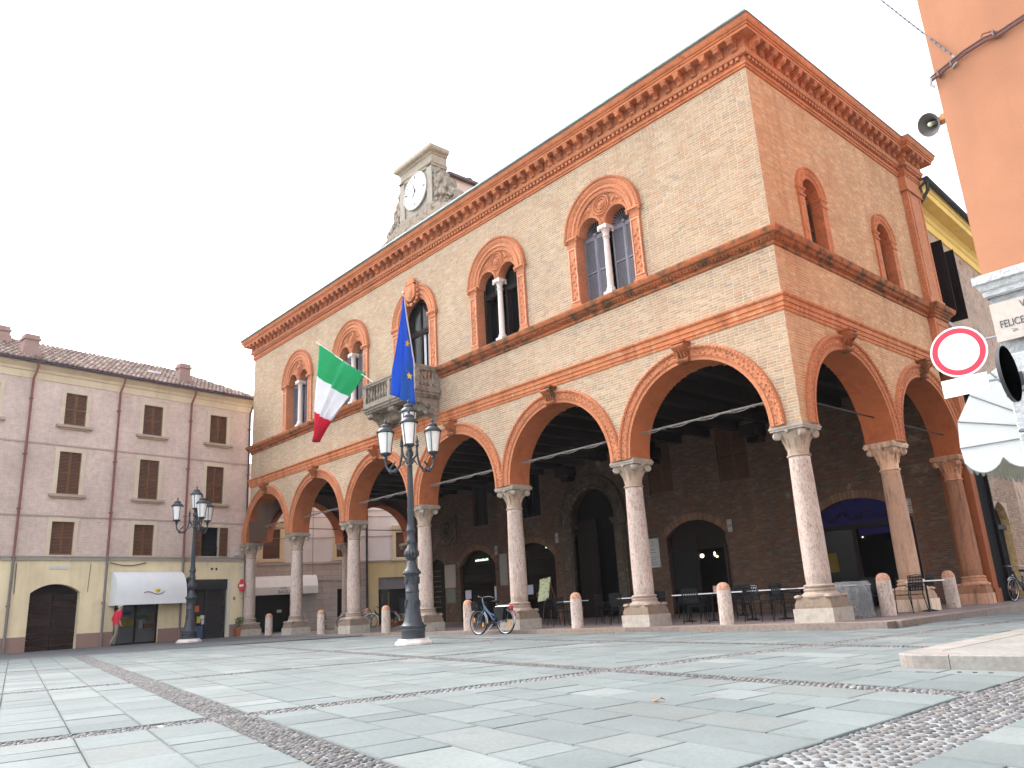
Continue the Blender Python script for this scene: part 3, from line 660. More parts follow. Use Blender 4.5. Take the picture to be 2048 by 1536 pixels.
# side windows
for sy in SWY:
    m = MB(ROT90)
    for x0, x1 in ((sy-.78, sy-.45), (sy+.45, sy+.78)):
        m.box(x0+.02, -.06, 9.25, x1-.02, .30, 10.72); m.box(x0, -.09, 10.72, x1, .30, 10.78); m.lathe([(.22,10.78),(.21,10.86),(.27,10.93)], 4, c=((x0+x1)/2, .1, 0), sq=.5); m.box(x0-.03, -.10, 10.92, x1+.03, .30, 10.97)
        for k in range(5): m.sphere(((x0+x1)/2, -.06, 9.45+k*.26), (.04,.02,.05), 6, 4)
    m.ring(sy, 10.95, [(.45, .30), (.45, -.04), (.50, -.06), (.55, -.04), (.57, -.07), (.70, -.075), (.72, -.10), (.77, -.10), (.78, .01)], n=24)
    for k in range(11): q = math.pi*(k+.5)/11; m.sphere((sy+.635*math.cos(q), -.075, 10.95+.635*math.sin(q)), (.045,.02,.045), 6, 4)
    m.build('window_surround', MT['terra'], hall)
    for p, q in ((sy-.45, sy-.01), (sy+.01, sy+.45)): louvre(hall, p, q, 9.26, 10.90, .24, ROT90, MT['shutbrown'], False, .06)
    f = MB(ROT90)
    f.box(sy-.45, .235, 10.90, sy+.45, .29, 10.96)
    for i in range(11):
        q0, q1 = R(180*i/11+3), R(180*(i+1)/11-3)
        f.add([(sy+.06*math.cos(q0), .25, 10.96+.06*math.sin(q0)), (sy+.45*math.cos(q0), .25, 10.96+.45*math.sin(q0)), (sy+.45*math.cos(q1), .275, 10.96+.45*math.sin(q1)), (sy+.06*math.cos(q1), .275, 10.96+.06*math.sin(q1))], [(0, 1, 2, 3)], (2.2,1.6,1.5))
    f.build('fanlight', MT['shutbrown'], hall)
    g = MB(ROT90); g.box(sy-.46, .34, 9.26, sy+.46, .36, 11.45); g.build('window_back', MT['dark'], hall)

# balcony
b = MB(); bx0, bx1, by = -17.0, -13.5, -1.12
b.box(bx0, by, 8.14, bx1, -.02, 8.24); b.box(bx0-.05, by-.05, 8.24, bx1+.05, -.02, 8.34); b.box(bx0+.05, by+.05, 8.06, bx1-.05, -.02, 8.14)
bal = b.build('balcony', MT['oldstone'], hall)
rl = MB(); z0, z1 = 8.34, 9.22
def rail(za, zb, t):
    rl.box(bx0, by, za, bx1, by+t, zb); rl.box(bx0, by+t, za, bx0+t, -.02, zb); rl.box(bx1-t, by+t, za, bx1, -.02, zb)
rail(8.34, 8.44, .20); rail(9.06, 9.14, .20)
rl.box(bx0-.03, by-.03, 9.14, bx1+.03, by+.23, z1); rl.box(bx0-.03, by+.23, 9.14, bx0+.23, -.02, z1); rl.box(bx1-.23, by+.23, 9.14, bx1+.03, -.02, z1)
for x in (bx0, (bx0+bx1)/2-.1, bx1-.2): rl.box(x+.004, by+.004, 8.44, x+.196, by+.196, 9.06)
for x in (bx0, bx1-.2): rl.box(x+.004, -.22, 8.44, x+.196, -.02, 9.06)
rl.build('railing', MT['oldstone'], bal)
q = MB(); q.lathe([(.06,8.44),(.06,8.49),(.035,8.51),(.05,8.56),(.072,8.63),(.068,8.70),(.04,8.78),(.032,8.84),(.045,8.92),(.05,8.96),(.035,8.98),(.06,9.0),(.06,9.06)], 10); qm = q.mesh('baluster', MT['oldstone'])
for i in range(16):
    x = bx0+.30+i*(bx1-bx0-.6)/15
    if abs(x-(bx0+bx1)/2) < .14: continue
    o = bpy.data.objects.new('baluster', qm); link(o, bal); o.location = (x, by+.1, 0)
for x in (bx0+.1, bx1-.1):
    for i in range(4): o = bpy.data.objects.new('baluster', qm); link(o, bal); o.location = (x, by+.36+i*.165, 0)
q = MB(); pr = [(0,8.06),(-1.0,8.06),(-1.05,8.0),(-1.02,7.90),(-.92,7.86),(-.78,7.88),(-.62,7.80),(-.48,7.64),(-.40,7.52),(-.30,7.46),(-.16,7.42),(-.10,7.28),(0,7.22)]
for x in (bx0+.12, -15.42, bx1-.48):
    q.extrude([(y, z) for y, z in pr], .36, Matrix(((0,0,1,x),(1,0,0,0),(0,1,0,0),(0,0,0,1)))); q.sphere((x+.18, -.98, 7.95), (.15,.1,.09), 8, 5); q.sphere((x+.18, -.44, 7.55), (.13,.08,.1), 8, 5)
q.box(bx0+.2, -.5, 7.7, bx1-.2, -.02, 8.06); q.build('bracket', MT['oldstone'], bal)

# ------------------------------------------------------------------ the portico's back wall with its doors
iw = MB(); YB = 10.15
ops = [(-28.5,-27.1,.0,3.05,.35), (-25.75,-22.8,0,2.85,.75), (-21.6,-18.45,0,2.85,.75), (-17.1,-14.5,0,4.35,1.3), (-11.85,-9.0,0,3.02,.6), (-5.7,-1.95,0,2.75,.85),
       (-24.4,-23.2,4.85,7.0,0), (-20.55,-19.2,4.85,7.0,0), (-12.45,-11.2,4.9,7.05,0), (-8.95,-7.6,4.9,7.05,0)]
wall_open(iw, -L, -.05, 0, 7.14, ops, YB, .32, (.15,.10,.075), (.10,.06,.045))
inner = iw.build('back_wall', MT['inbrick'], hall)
ibr = []
def ih(z):
    h = []
    for a, b, z0, zs, r in ops:
        if z0-.05 < z < zs+r+.02: h.append((a-.05, b+.05))
    h += [(-17.75,-17.1),(-14.5,-13.85)] if z < 5.9 else []
    return h
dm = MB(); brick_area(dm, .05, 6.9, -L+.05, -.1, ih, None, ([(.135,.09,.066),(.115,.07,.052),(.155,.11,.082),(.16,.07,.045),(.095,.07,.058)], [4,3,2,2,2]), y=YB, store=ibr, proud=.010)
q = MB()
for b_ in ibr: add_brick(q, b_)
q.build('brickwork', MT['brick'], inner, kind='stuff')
vo = MB()                                                    # rowlock arches over the doors
for a, b, z0, zs, r in ops[1:6]:
    if r > 1: continue
    pts = arc_top(a, b, zs, r, 30)
    for (px, pz), (qx, qz) in zip(pts[:-1], pts[1:]):
        nx, nz = -(qz-pz), (qx-px); l = math.hypot(nx, nz); nx, nz = nx/l*.28, nz/l*.28
        e_ = .06; p0 = (px+(qx-px)*e_, pz+(qz-pz)*e_); p1 = (px+(qx-px)*(1-e_), pz+(qz-pz)*(1-e_))
        vo.add([(p0[0], YB-.02, p0[1]), (p1[0], YB-.02, p1[1]), (p1[0]+nx, YB-.02, p1[1]+nz), (p0[0]+nx, YB-.02, p0[1]+nz), (p0[0], YB+.1, p0[1]), (p1[0], YB+.1, p1[1]), (p1[0]+nx, YB+.02, p1[1]+nz), (p0[0]+nx, YB+.02, p0[1]+nz)], [(0,1,2,3),(0,4,5,1),(1,5,6,2),(2,6,7,3),(3,7,4,0)], jit((.21,.12,.08), .2))
vo.build('door_arch_bricks', MT['brick'], inner, kind='stuff')
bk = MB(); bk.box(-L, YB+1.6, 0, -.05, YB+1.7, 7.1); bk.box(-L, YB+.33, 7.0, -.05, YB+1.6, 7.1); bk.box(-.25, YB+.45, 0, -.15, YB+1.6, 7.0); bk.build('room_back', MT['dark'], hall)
# boarded doors
for (a, b, z0, zs, r) in ops[:3]:
    d = empty('door'); d.parent = hall
    nb = 11; H = zs
    for i in range(nb):
        q = MB(); q.box(a, YB+.22-.006*(i % 2), i*H/nb+.006, b, YB+.27, (i+1)*H/nb-.006, jit((.75,.7,.7), .15)); q.build('plank', MT['darkwood'], d)
    q = MB(); q.box(a, YB+.2, H, b, YB+.27, H+.09); arch_panel(q, a, b, H, H, r, YB+.29); q.build('lunette', MT['darkwood'], d)
    q = MB(); q.box((a+b)/2-.03, YB+.19, 1.0, (a+b)/2+.03, YB+.21, 1.25, (8,8,8)); q.build('handle', MT['darkwood'], d)
for (a, b, z), n in (((-24.7, -23.6, 3.05), 6), ((-19.3, -18.65, 3.28), 4)):
    q = MB()
    for i in range(n): x = a+(b-a)*i/n; q.box(x, YB+.26, z, x+(b-a)/n*.6, YB+.28, z+.09+.02*(i % 2))
    q.build('lit_pane', MT['coolbulb'], hall)
# upper windows
for k, (a, b, z0, z1, r) in enumerate(ops[6:]):
    q = MB()
    if k < 2:
        q.box(a, YB+.2, z0, b, YB+.24, z1); q.build('pane', MT['glass'], hall)
        q = MB(); q.box(a, YB+.15, z0, a+.08, YB+.2, z1); q.box(b-.08, YB+.15, z0, b, YB+.2, z1); q.box((a+b)/2-.04, YB+.16, z0, (a+b)/2+.04, YB+.2, z1); q.build('window_frame', MT['darkwood'], hall)
    else:
        for p_, q_ in ((a, (a+b)/2-.01), ((a+b)/2+.01, b)): louvre(hall, p_, q_, z0, z1, YB+.1, None, MT['shutbrown'], False, .07)
# stone portal
p = MB(); a, b = -17.1, -14.5; cxp = -15.8; g_ = (.19,.16,.13)
for s in (-1, 1):
    x0, x1 = sorted((cxp+s*1.3, cxp+s*1.9))
    p.box(x0, YB-.16, 0, x1, YB+.3, 3.95, g_); p.box(x0-.06, YB-.24, 0, x1+.06, YB+.3, .5, g_); p.box(x0-.06, YB-.24, 3.95, x1+.06, YB+.3, 4.08, g_); p.box(x0-.1, YB-.3, 4.08, x1+.1, YB+.3, 4.2, g_)
    p.box(x0+.12, YB-.19, .7, x1-.12, YB-.16, 3.8, (.22,.18,.15))
p.ring(cxp, 4.35, [(1.3, YB+.3), (1.3, YB-.1), (1.38, YB-.16), (1.5, YB-.12), (1.56, YB-.18), (1.8, YB-.18), (1.84, YB-.25), (1.96, YB-.25), (1.98, YB)], n=28, leg=.15, col=g_)
for k in range(9): q = R(14+19*k); T = Matrix.Translation((cxp+1.68*math.cos(q), YB-.2, 4.35+1.68*math.sin(q))) @ Matrix.Rotation(-q, 4, 'Y'); p.cbox((0, 0, 0), (.2, .05, .3), T, (.25,.17,.13) if k % 2 else (.16,.11,.09))
p.build('portal', MT['stone'], hall)
q = MB(); q.box(-17.1, YB+.25, 0, -15.9, YB+.33, 4.3); 
for k in range(5): q.box(-16.95, YB+.22, .25+k*.8, -16.05, YB+.25, .85+k*.8)
q.build('door', MT['darkwood'], hall)
# glazed cafe doors
f = MB(); a, b = -11.85, -9.0; y = YB+.2
for x0, x1 in ((a, a+.1), (-10.62, -10.5), (-9.12, b)): f.box(x0, y-.04, 0, x1, y+.06, 3.02)
f.box(a, y-.05, 2.45, b, y+.06, 2.6); arch_panel(f, a, b, 2.6, 3.02, .6, y+.02); f.build('door_frame', MT['darkwood'], hall)
q = MB(); q.box(a+.1, y, .4, -10.62, y+.015, 2.45, ); q.build('pane', MT['glass'], hall)
q = MB(); q.box(-9.05, y-.35, .1, -8.98, y-.05, 2.55, (3, 3, 3)); q.build('open_door_leaf', MT['darkwood'], hall)
q = MB(); q.sphere((-10.4, YB+.3, 2.2), .085, 10, 6); q.sphere((-10.0, YB+.6, 2.24), (.05,.03,.10), 8, 5); q.sphere((-9.9, YB+.6, 2.14), (.06,.03,.05), 8, 5); q.build('lit_lamp', MT['bulb'], hall)
q = MB(); q.box(-11.6, YB+.21, 1.0, -10.75, YB+.215, 2.4, (.30,.33,.36)); q.build('lit_blind', MT['cloth'], hall)
f = MB(); a, b = -5.7, -1.95
for x0, x1 in ((a, a+.14), (-4.1, -3.95), (-2.1, b)): f.box(x0, y-.04, 0, x1, y+.06, 2.75)
f.box(a, y-.05, 2.6, b, y+.06, 2.76)
pts = arc_top(a+.02, b-.02, 2.76, .82, 20)
for s in range(24):
    x = a+.3+s*.135; f.tube([(x+.09*math.cos(k*.9), y-.03, 2.95+.12*math.sin(s)+.02*k+.08*math.sin(k*.9)) for k in range(8)], .012, 4)
f.build('door_frame', MT['darkwood'], hall)
q = MB(); arch_panel(q, a, b, 2.76, 2.76, .84, y+.03); q.box(-3.9, y+.02, 2.35, -2.1, y+.03, 2.6); q.build('violet_lunette', MT['purple'], hall)
q = MB(); q.box(a+.14, y+.01, .3, -4.1, y+.02, 2.6); q.build('pane', MT['glass'], hall)
q = MB(); q.box(-5.25, y-.02, 1.2, -4.75, y, 1.85, (.12,.085,.015)); q.build('yellow_poster', MT['matt'], hall)
q = MB(); q.sphere((-5.5, YB+.3, 2.35), .02, 6, 4); q.sphere((-5.2, YB+.5, 2.33), .025, 6, 4); q.sphere((-4.0, YB+.7, 2.32), .028, 6, 4); q.build('lit_spot', MT['bulb'], hall)
# wall fittings
def fitting(name, x0, z0, x1, z1, c, m='matt', y=YB-.035, t=.03):
    q = MB(); q.box(x0, y, z0, x1, y+t, z1, c)
    for px in (x0+.05, x1-.05):
        for pz in (z0+.05, z1-.05): q.sphere((px, y, pz), .018, 6, 4, col=(.08,.08,.08))
    return q.build(name, MT[m], hall)
fitting('wall_plaque', -12.9, 1.90, -12.25, 3.08, (.50,.49,.47)); fitting('wall_plaque', -22.42, 1.7, -21.85, 3.25, (.34,.30,.26)); fitting('wall_plaque', -27.05, 1.80, -26.1, 3.02, (.38,.33,.28)); fitting('notice_board', -26.95, 1.02, -26.15, 1.75, (.18,.20,.16))
for k, z in enumerate((2.62, 2.50, 2.3, 2.2, 2.1, 2.02)):
    q = MB(); q.box(-12.8+.06*(k % 2), YB-.04, z, -12.45+.05*(k % 3), YB-.036, z+.025, (.2,.2,.2)); q.build('plaque_lettering', MT['matt'], hall)
q = MB(); q.tube([(-12.55+.07*math.cos(R(t)), YB-.04, 2.86+.09*math.sin(R(t))) for t in range(0, 360, 30)], .01, 5, closed=True, col=(.3,.3,.3)); q.build('plaque_emblem', MT['matt'], hall)
for (x, z) in ((-8.85, 3.05), (-2.1, 2.95), (-22.75, 3.3), (-18.3, 3.5)):
    fitting('number_plate', x, z+.18, x+.2, z+.4, (.42,.38,.34)); fitting('number_plate', x, z-.07, x+.2, z+.15, (.42,.38,.34))
for a_, z0, b_, z1 in ((-25.55, 1.15, -25.05, 1.6), (-23.15, .9, -22.88, 1.7), (-20.7, 1.17, -20.25, 1.62)): fitting('paper_notice', a_, z0, b_, z1, (.62,.62,.72), y=YB+.17, t=.01)
q = MB(); q.extrude([(.62*math.cos(R(t)), .78*math.sin(R(t))) for t in range(0, 360, 15)], .1, Matrix(((1,0,0,-26.65),(0,0,-1,YB+.02),(0,1,0,4.95),(0,0,0,1))), (.20,.16,.13))
q.tube([(-26.65+.42*math.cos(R(t)), YB-.1, 5.0+.55*math.sin(R(t))) for t in range(0, 360, 20)], .06, 6, closed=True, col=(.25,.20,.16)); q.sphere((-26.65, YB-.08, 5.0), (.26,.1,.36), 10, 6, col=(.10,.08,.07)); q.box(-27.2, YB-.12, 4.0, -26.1, YB, 4.15, (.22,.17,.14)); q.box(-26.0, YB-.12, 4.1, -25.85, YB, 5.7, (.22,.17,.14)); q.build('relief_medallion', MT['stone'], hall)
for x, z in ((-2.2, 6.6), (-7.0, 6.6), (-12.0, 6.6), (-17, 6.6), (-22, 6.6)):
    q = MB(); q.box(x-.35, 9.4, z-.25, x+.35, YB, z+.2); q.box(x-.25, 9.7, z-.45, x+.25, YB, z-.25); q.build('corbel', MT['darkwood'], hall)
# ================================================================== GROUND
def inview(p, m=.06):
    d = Vector(p)-CAM; z = d.dot(fw)
    if z < .3: return False
    x = d.dot(rr)/z*1571.18/1024; y = d.dot(uu)/z*1571.18/768
    return abs(x) < 1+m and abs(y) < 1+m
g = MB(); X = [-300, -60, -20, 20, 40, 300]
for a, b in zip(X[:-1], X[1:]): g.quad((a, -300, gz(a)-.03), (b, -300, gz(b)-.03), (b, 300, gz(b)-.03), (a, 300, gz(a)-.03))
ground = g.build('piazza_ground', MT['joint'], kind='structure')
g = MB(); g.add([(-60, -60, gz(-60)), (-28.5, -60, gz(-28.5)), (-20.9, -9.6, gz(-20.9)), (-18.2, -.2, gz(-18.2)), (-18.2, 60, gz(-18)), (-60, 60, gz(-60))], [(0,1,2,3,4,5)])
road = g.build('road', MT['road'], kind='structure')
e1 = Vector((.9836, -.1804)); e2 = Vector((.1804, .9836))
def uv(u, v): p = e1*u+e2*v; return p.x, p.y
LIN = [(-20.6, .40, -9.6), (-12.6, .557, -12.97), (-5.54, .24, -14.18), (.61, .14, -15.23), (5.95, 0, -12), (6.62, 0, -12), (16, 0, -12)]
def ul(k, v): a, s, b = LIN[k]; return (a-s*b+v*(.9836*s-.1804))/(.9836+.1804*s)
BANDS = [(-17.7, -13.24), (-12.86, -8.56), (-8.24, -4.36), (-4.04, 4.6)]
slabs = []; r = random.Random(11)
SC = ([(0.16, 0.185, 0.184),(0.172, 0.196, 0.194),(0.145, 0.17, 0.171),(0.194, 0.215, 0.211),(0.166, 0.184, 0.179),(0.152, 0.173, 0.174)], [5,5,2,2,2,3])
def slab_row(k, v0, v1, hwA, hwB):
    uA = ul(k, (v0+v1)/2)+hwA; uB = ul(k+1, (v0+v1)/2)-hwB; Lr = uB-uA
    if Lr < .2: return
    ts = [0]; 
    while ts[-1] < 1: ts.append(ts[-1]+r.choice([.38,.48,.55,.65,.8,1.0])/Lr)
    ts[-1] = 1
    if len(ts) > 2 and ts[-1]-ts[-2] < .25/Lr: del ts[-2]
    for t0, t1 in zip(ts[:-1], ts[1:]):
        q = .0035; c = []
        for v, t, du in ((v0+q, t0, q), (v0+q, t1, -q), (v1-q, t1, -q), (v1-q, t0, q)):
            a, b = ul(k, v)+hwA, ul(k+1, v)-hwB; c.append(uv(a+(b-a)*t+du, v))
        mx, my = sum(p[0] for p in c)/4, sum(p[1] for p in c)/4
        if (mx < 1.3 and my > -.75) or (mx > 4.9 and my > -7.6) or my > 16 or mx < -24: continue
        if not any(inview((p[0], p[1], gz(p[0])), .12) for p in c+[(mx, my)]): continue
        k_ = r.uniform(.86, 1.0)
        slabs.append(((Vector((mx, my, 0))-CAM).length, c, tuple(v*k_ for v in r.choices(SC[0], SC[1])[0]), r.uniform(-.002, .003), [r.uniform(-.0015, .0015) for _ in range(4)]))
HW = [0, .17, .16, .16, 0, 0, 0]
for v0, v1 in BANDS:
    n = max(1, round((v1-v0)/.54)); 
    for i in range(n):
        a, b = v0+(v1-v0)*i/n, v0+(v1-v0)*(i+1)/n
        for k in range(6):
            if k == 4: 
                if b > -7.0: slab_row(4, a, b, 0, 0)
                continue
            slab_row(k, a, b, HW[k], HW[k+1])
slabs.sort(key=lambda s: s[0]); rest = MB()
def slab_geo(mb, s):
    d, c, col, dz, tl = s; vs = []
    ctr = Vector((sum(p[0] for p in c)/4, sum(p[1] for p in c)/4))
    for ins in (.028, .006):
        for p, t in zip(c, tl): q = Vector(p)+(ctr-Vector(p)).normalized()*ins*1.3; vs.append((q.x, q.y, gz(q.x)+.004+dz+t-(.0012 if ins < .01 else 0)))
    for p in c: vs.append((p[0], p[1], gz(p[0])-.004))
    for p in c: vs.append((p[0], p[1], gz(p[0])-.035))
    mb.add(vs, [(0,1,2,3)], col, False)
    dk = tuple(v*.91 for v in col)
    for l in (0, 4, 8): mb.add([vs[l+j] for j in range(8)], [(4+i, 4+(i+1) % 4, (i+1) % 4, i) for i in range(4)], dk if l == 0 else tuple(v*.82 for v in col), False)
for i, s in enumerate(slabs):
    if i < 295: q = MB(); slab_geo(q, s); q.build('paving_stone', MT['slab'], ground)
    else: slab_geo(rest, s)
rest.build('paving', MT['slab'], ground, kind='stuff')
# cobble strips: pale mortar bed and pebbles
bed = MB(); peb = []
def strip(pts, hw, pitch, el, cols, dz=0):
    """pts: centre line in xy"""
    for p, q in zip(pts[:-1], pts[1:]):
        p = Vector(p); q = Vector(q); d = (q-p).normalized(); n = Vector((-d.y, d.x)); Ls = (q-p).length
        c = [p+n*hw, p-n*hw, q-n*hw, q+n*hw]; bed.add([(v.x, v.y, gz(v.x)-.012+dz) for v in c], [(0,1,2,3)])
        na = int(Ls/pitch); nb = max(2, int(2*hw/(pitch*.74)))
        for i in range(na):
            for j in range(nb):
                a = (i+.5*(j % 2)+r.uniform(-.22, .22))*pitch; b = -hw+(j+.5)*2*hw/nb+r.uniform(-.012, .012)
                m = p+d*a+n*b
                if not inview((m.x, m.y, gz(m.x))): continue
                if (m.x < 1.40 and m.y > -.35) or (m.x > 4.55 and m.y > -7.9): continue
                k = r.uniform(.75, 1.12); peb.append(((Vector((m.x, m.y, 0))-CAM).length, m.x, m.y, pitch*el*k*.5, pitch*.31*k, math.atan2(d.y, d.x)+r.uniform(-.6, .6)+(1.57 if el < 1 else 0), jit(r.choice(cols), .2, r)))
GC = [(.135,.128,.126),(.118,.114,.115),(.155,.143,.135),(.10,.098,.10),(.18,.168,.156)]
for v, hw in ((-13.05, .185), (-8.40, .155), (-4.20, .15)): strip([uv(u, v) for u in np.linspace(ul(0, v), 12.5, 8)], hw, .068, .90, GC)
for k in (1, 2, 3):
    a, s, b = LIN[k]; strip([(a+s*(y-b), y) for y in ((-17.5, -14, -10, -6, -2.8, 1, 8) if k == 3 else (-17.5, -14, -10, -6, -2.8, -.5))], .155, .068, .90, GC, .001)
strip([(6.285, -16.5), (6.285, -12.5), (6.285, -8.2)], .33, .084, .80, [(.12,.113,.113),(.10,.097,.10),(.15,.138,.13)], .002)
bed.build('cobble_bed', MT['palemortar'], ground)
peb.sort(key=lambda t: t[0]); dome_v = []; dome_f = []
for rr_, zz in ((1.0, 0), (.86, .55), (.45, .9)):
    for k in range(7): dome_v.append((rr_*math.cos(2*math.pi*k/7), rr_*math.sin(2*math.pi*k/7), zz))
dome_v.append((0, 0, 1.0))
for i in range(2):
    for k in range(7): dome_f.append((i*7+k, i*7+(k+1) % 7, i*7+7+(k+1) % 7, i*7+7+k))
for k in range(7): dome_f.append((14+k, 14+(k+1) % 7, 21))
variants = []
for c in GC[:4]:
    q = MB(); q.add(dome_v, dome_f, c, True); variants.append(q.mesh('cobble', MT['cobble']))
rest = MB()
for i, (d, x, y, a, b, rz, c) in enumerate(peb):
    h = .019
    if i < 295:
        o = bpy.data.objects.new('cobble', variants[i % 4]); link(o, ground); o.location = (x, y, gz(x)-.014); o.scale = (a, b, h); o.rotation_euler = (0, 0, rz)
    else:
        ca, sa = math.cos(rz), math.sin(rz)
        rest.add([(x+ca*a*v[0]-sa*b*v[1], y+sa*a*v[0]+ca*b*v[1], gz(x)-.014+h*v[2]) for v in dome_v], dome_f, c, True)
rest.build('cobbles', MT['cobble'], ground, kind='stuff')

# portico floor: raised marble platform with its edge stones
q = MB(); q.box(-30.6, 0, -.3, 1.05, 45, 0.0); pf = q.build('portico_floor', MT['pavement'], kind='structure')
q = MB(); x = -30.6; i = 0
for i in range(19):
    x0, x1 = -30.6+i*1.68, -30.6+(i+1)*1.68-.008
    q = MB(); q.box(x0, -.42, -.3, min(x1, 1.42), -.004, .004-.0006*(i % 3), jit((.52,.45,.43), .12)); q.build('edge_stone', MT['stone'], pf)
for i in range(14):
    y0 = -.003+i*1.6
    q = MB(); q.box(1.054, y0+.004, -.3, 1.42, y0+1.596, .004-.0006*(i % 3), jit((.52,.45,.43), .12)); q.build('edge_stone', MT['stone'], pf)

# pale kerbed pavement at the right
def kz(x): return gz(5)+.145
pv = MB(); kx, ky, kr = 4.57, -7.86, .32
arc = [(kx+kr-kr*math.cos(R(a)), ky+kr-kr*math.sin(R(a))) for a in range(0, 91, 15)]
top = [(kx+.36, 6)]+[(kx+.36, ky+.5), (kx+.5, ky+.36)]+[(14, ky+.36), (14, 6)]
pv.add([(x, y, kz(x)-.003) for x, y in top], [tuple(range(len(top)))], (.95,.97,1)); pave = pv.build('pavement', MT['kerb'], kind='structure')
def kerb(out, inn):
    m = MB(); n = len(out); zt = kz(0); zb = gz(kx)-.06
    c = jit((1, 1, 1), .08); bev = .012
    vs = [(x, y, zb) for x, y in out]+[(x, y, zt-bev) for x, y in out]
    tin = []
    for (x, y), (ix, iy) in zip(out, [inn[min(i, len(inn)-1)] for i in range(n)]):
        d = Vector((ix-x, iy-y)); d = d.normalized()*bev if d.length else d; tin.append((x+d.x, y+d.y, zt))
    vs += tin; m.add(vs, [(i, i+1, n+i+1, n+i) for i in range(n-1)]+[(n+i, n+i+1, 2*n+i+1, 2*n+i) for i in range(n-1)], c, False)
    m.add(tin+[(x, y, zt) for x, y in inn[::-1]], [tuple(range(n+len(inn)))], c, False)
    a, b = out[0], inn[0]; m.add([(a[0], a[1], zb), (b[0], b[1], zb), (b[0], b[1], zt), (a[0], a[1], zt)], [(0,1,2,3)], c, False)
    a, b = out[-1], inn[-1]; m.add([(a[0], a[1], zb), (b[0], b[1], zb), (b[0], b[1], zt), (a[0], a[1], zt)], [(0,1,2,3)], c, False)
    m.build('kerb_stone', MT['kerb'], pave)
kerb([(kx, ky+.78)]+arc+[(kx+.60, ky)], [(kx+.36, ky+.78), (kx+.36, ky+.5), (kx+.5, ky+.36), (kx+.60, ky+.36)])
xs = [kx+.607, 6.45, 8.1, 10]
for a, b in zip(xs[:-1], xs[1:]): kerb([(a, ky), (b-.007, ky)], [(a, ky+.36), (b-.007, ky+.36)])
for i in range(8): a = ky+.787+i*1.5; kerb([(kx, a+1.493), (kx, a)], [(kx+.36, a+1.493), (kx+.36, a)])
q = MB()
for i, x in enumerate((5.33, 5.47, 5.61)): q.lathe([(.022, .0), (.022, .006)], 8, c=(x, ky-.22, gz(x)+.004), col=(.03,.03,.03))
q.box(4.95, ky-.30, gz(5)+.0045, 5.12, ky-.27, gz(5)+.008, (.05,.05,.05)); q.build('drain_holes', MT['matt'], ground)

# ================================================================== LEFT ROW HOUSE
def house(name, loc, ang, label): return empty(name, loc, R(ang), label, 'building')
lh = house('row_house', (-30.6, -1, -.02), 98.1, 'mauve brick row house with brown shutters over a cream ground floor')
def P(mb, name, m, par, **k): return mb.build(name, MT[m], par, **k)
WIN = [(-7.3,.90,9.48,10.92),(-3.80,.93,9.48,10.92),(-.41,.93,9.48,10.92),(-7.32,.91,6.44,8.28),(-3.82,.93,6.44,8.28),(-.47,.93,6.44,8.28),(-7.36,.90,3.86,5.25),(-3.87,.92,3.86,5.25),(-.58,.90,3.86,5.25),(-10.8,.9,9.48,10.92),(-10.8,.9,6.44,8.28),(-10.8,.9,3.86,5.25)]
q = MB(); wall_open(q, -18, 1.45, 3.76, 11.35, [(c-w_/2, c+w_/2, a, b, 0) for c, w_, a, b in WIN], 0, .16); q.quad((1.45,0,-.1),(1.45,9,-.1),(1.45,9,11.9),(1.45,0,11.9)); q.quad((-18,.5,0),(1.45,.5,0),(1.45,.5,11.9),(-18,.5,11.9))
lwall = P(q, 'wall', 'mauve', lh)
CR = (.62,.50,.31)
q = MB(); wall_open(q, -18, 1.45, -.1, 3.62, [(-8.37,-6.42,-.1,2.3,.36),(-4.93,-2.95,-.1,2.2,0),(-1.62,.46,-.1,2.76,0)], -.02, .35, (.80,.67,.44)); P(q, 'ground_floor_wall', 'ochre', lh)
for a, b in ((-18,-8.37),(-6.42,-4.95),(-2.93,-1.65),(.62,1.44)): q = MB(); q.box(a, -.05, -.1, b, -.018, .60, (.30,.19,.16)); P(q, 'dado', 'matt', lh)
q = MB(); q.box(-18, -.08, 3.62, 1.47, .02, 3.80, (.36,.32,.27)); q.box(-18, -.11, 3.76, 1.47, .02, 3.80, (.36,.32,.27)); P(q, 'string_course', 'matt', lh)
for z in (5.48, 8.55): q = MB(); q.box(-18, -.03, z-.035, 1.3, .0, z+.035, (.42,.33,.30)); P(q, 'string_course', 'matt', lh)
q = MB(); q.sweep([(-18, 0), (1.45, 0), (1.45, 6)], [(0,11.32),(.03,11.33),(.03,11.62),(.08,11.66),(.10,11.76),(.22,11.86),(.30,11.92),(.30,12.0),(0,12.02)], (.66,.54,.38)); P(q, 'cornice', 'ochre', lh)
q = MB(); q.tube([(-18, -.40, 12.02), (1.5, -.40, 12.02)], .075, 8, col=(.10,.075,.09)); P(q, 'gutter', 'matt', lh)
for s in (-9.15, -5.45, -1.95, 1.33):
    q = MB(); c1, c2 = (.24,.10,.09), (.20,.17,.17)
    q.tube([(s+.05, -.40, 12.0), (s+.05, -.34, 11.75), (s, -.10, 11.3), (s, -.10, 3.8)], .05, 8, col=c1 if s < 1 else (.09,.07,.075)); q.tube([(s, -.13, 3.8), (s, -.13, 0)], .055, 8, col=c2 if s < 1 else (.08,.065,.07))
    for z in (10.4, 8.0, 5.7, 3.7, 1.8): q.box(s-.07, -.17, z, s+.07, 0, z+.04, c1)
    P(q, 'downpipe', 'matt', lh)
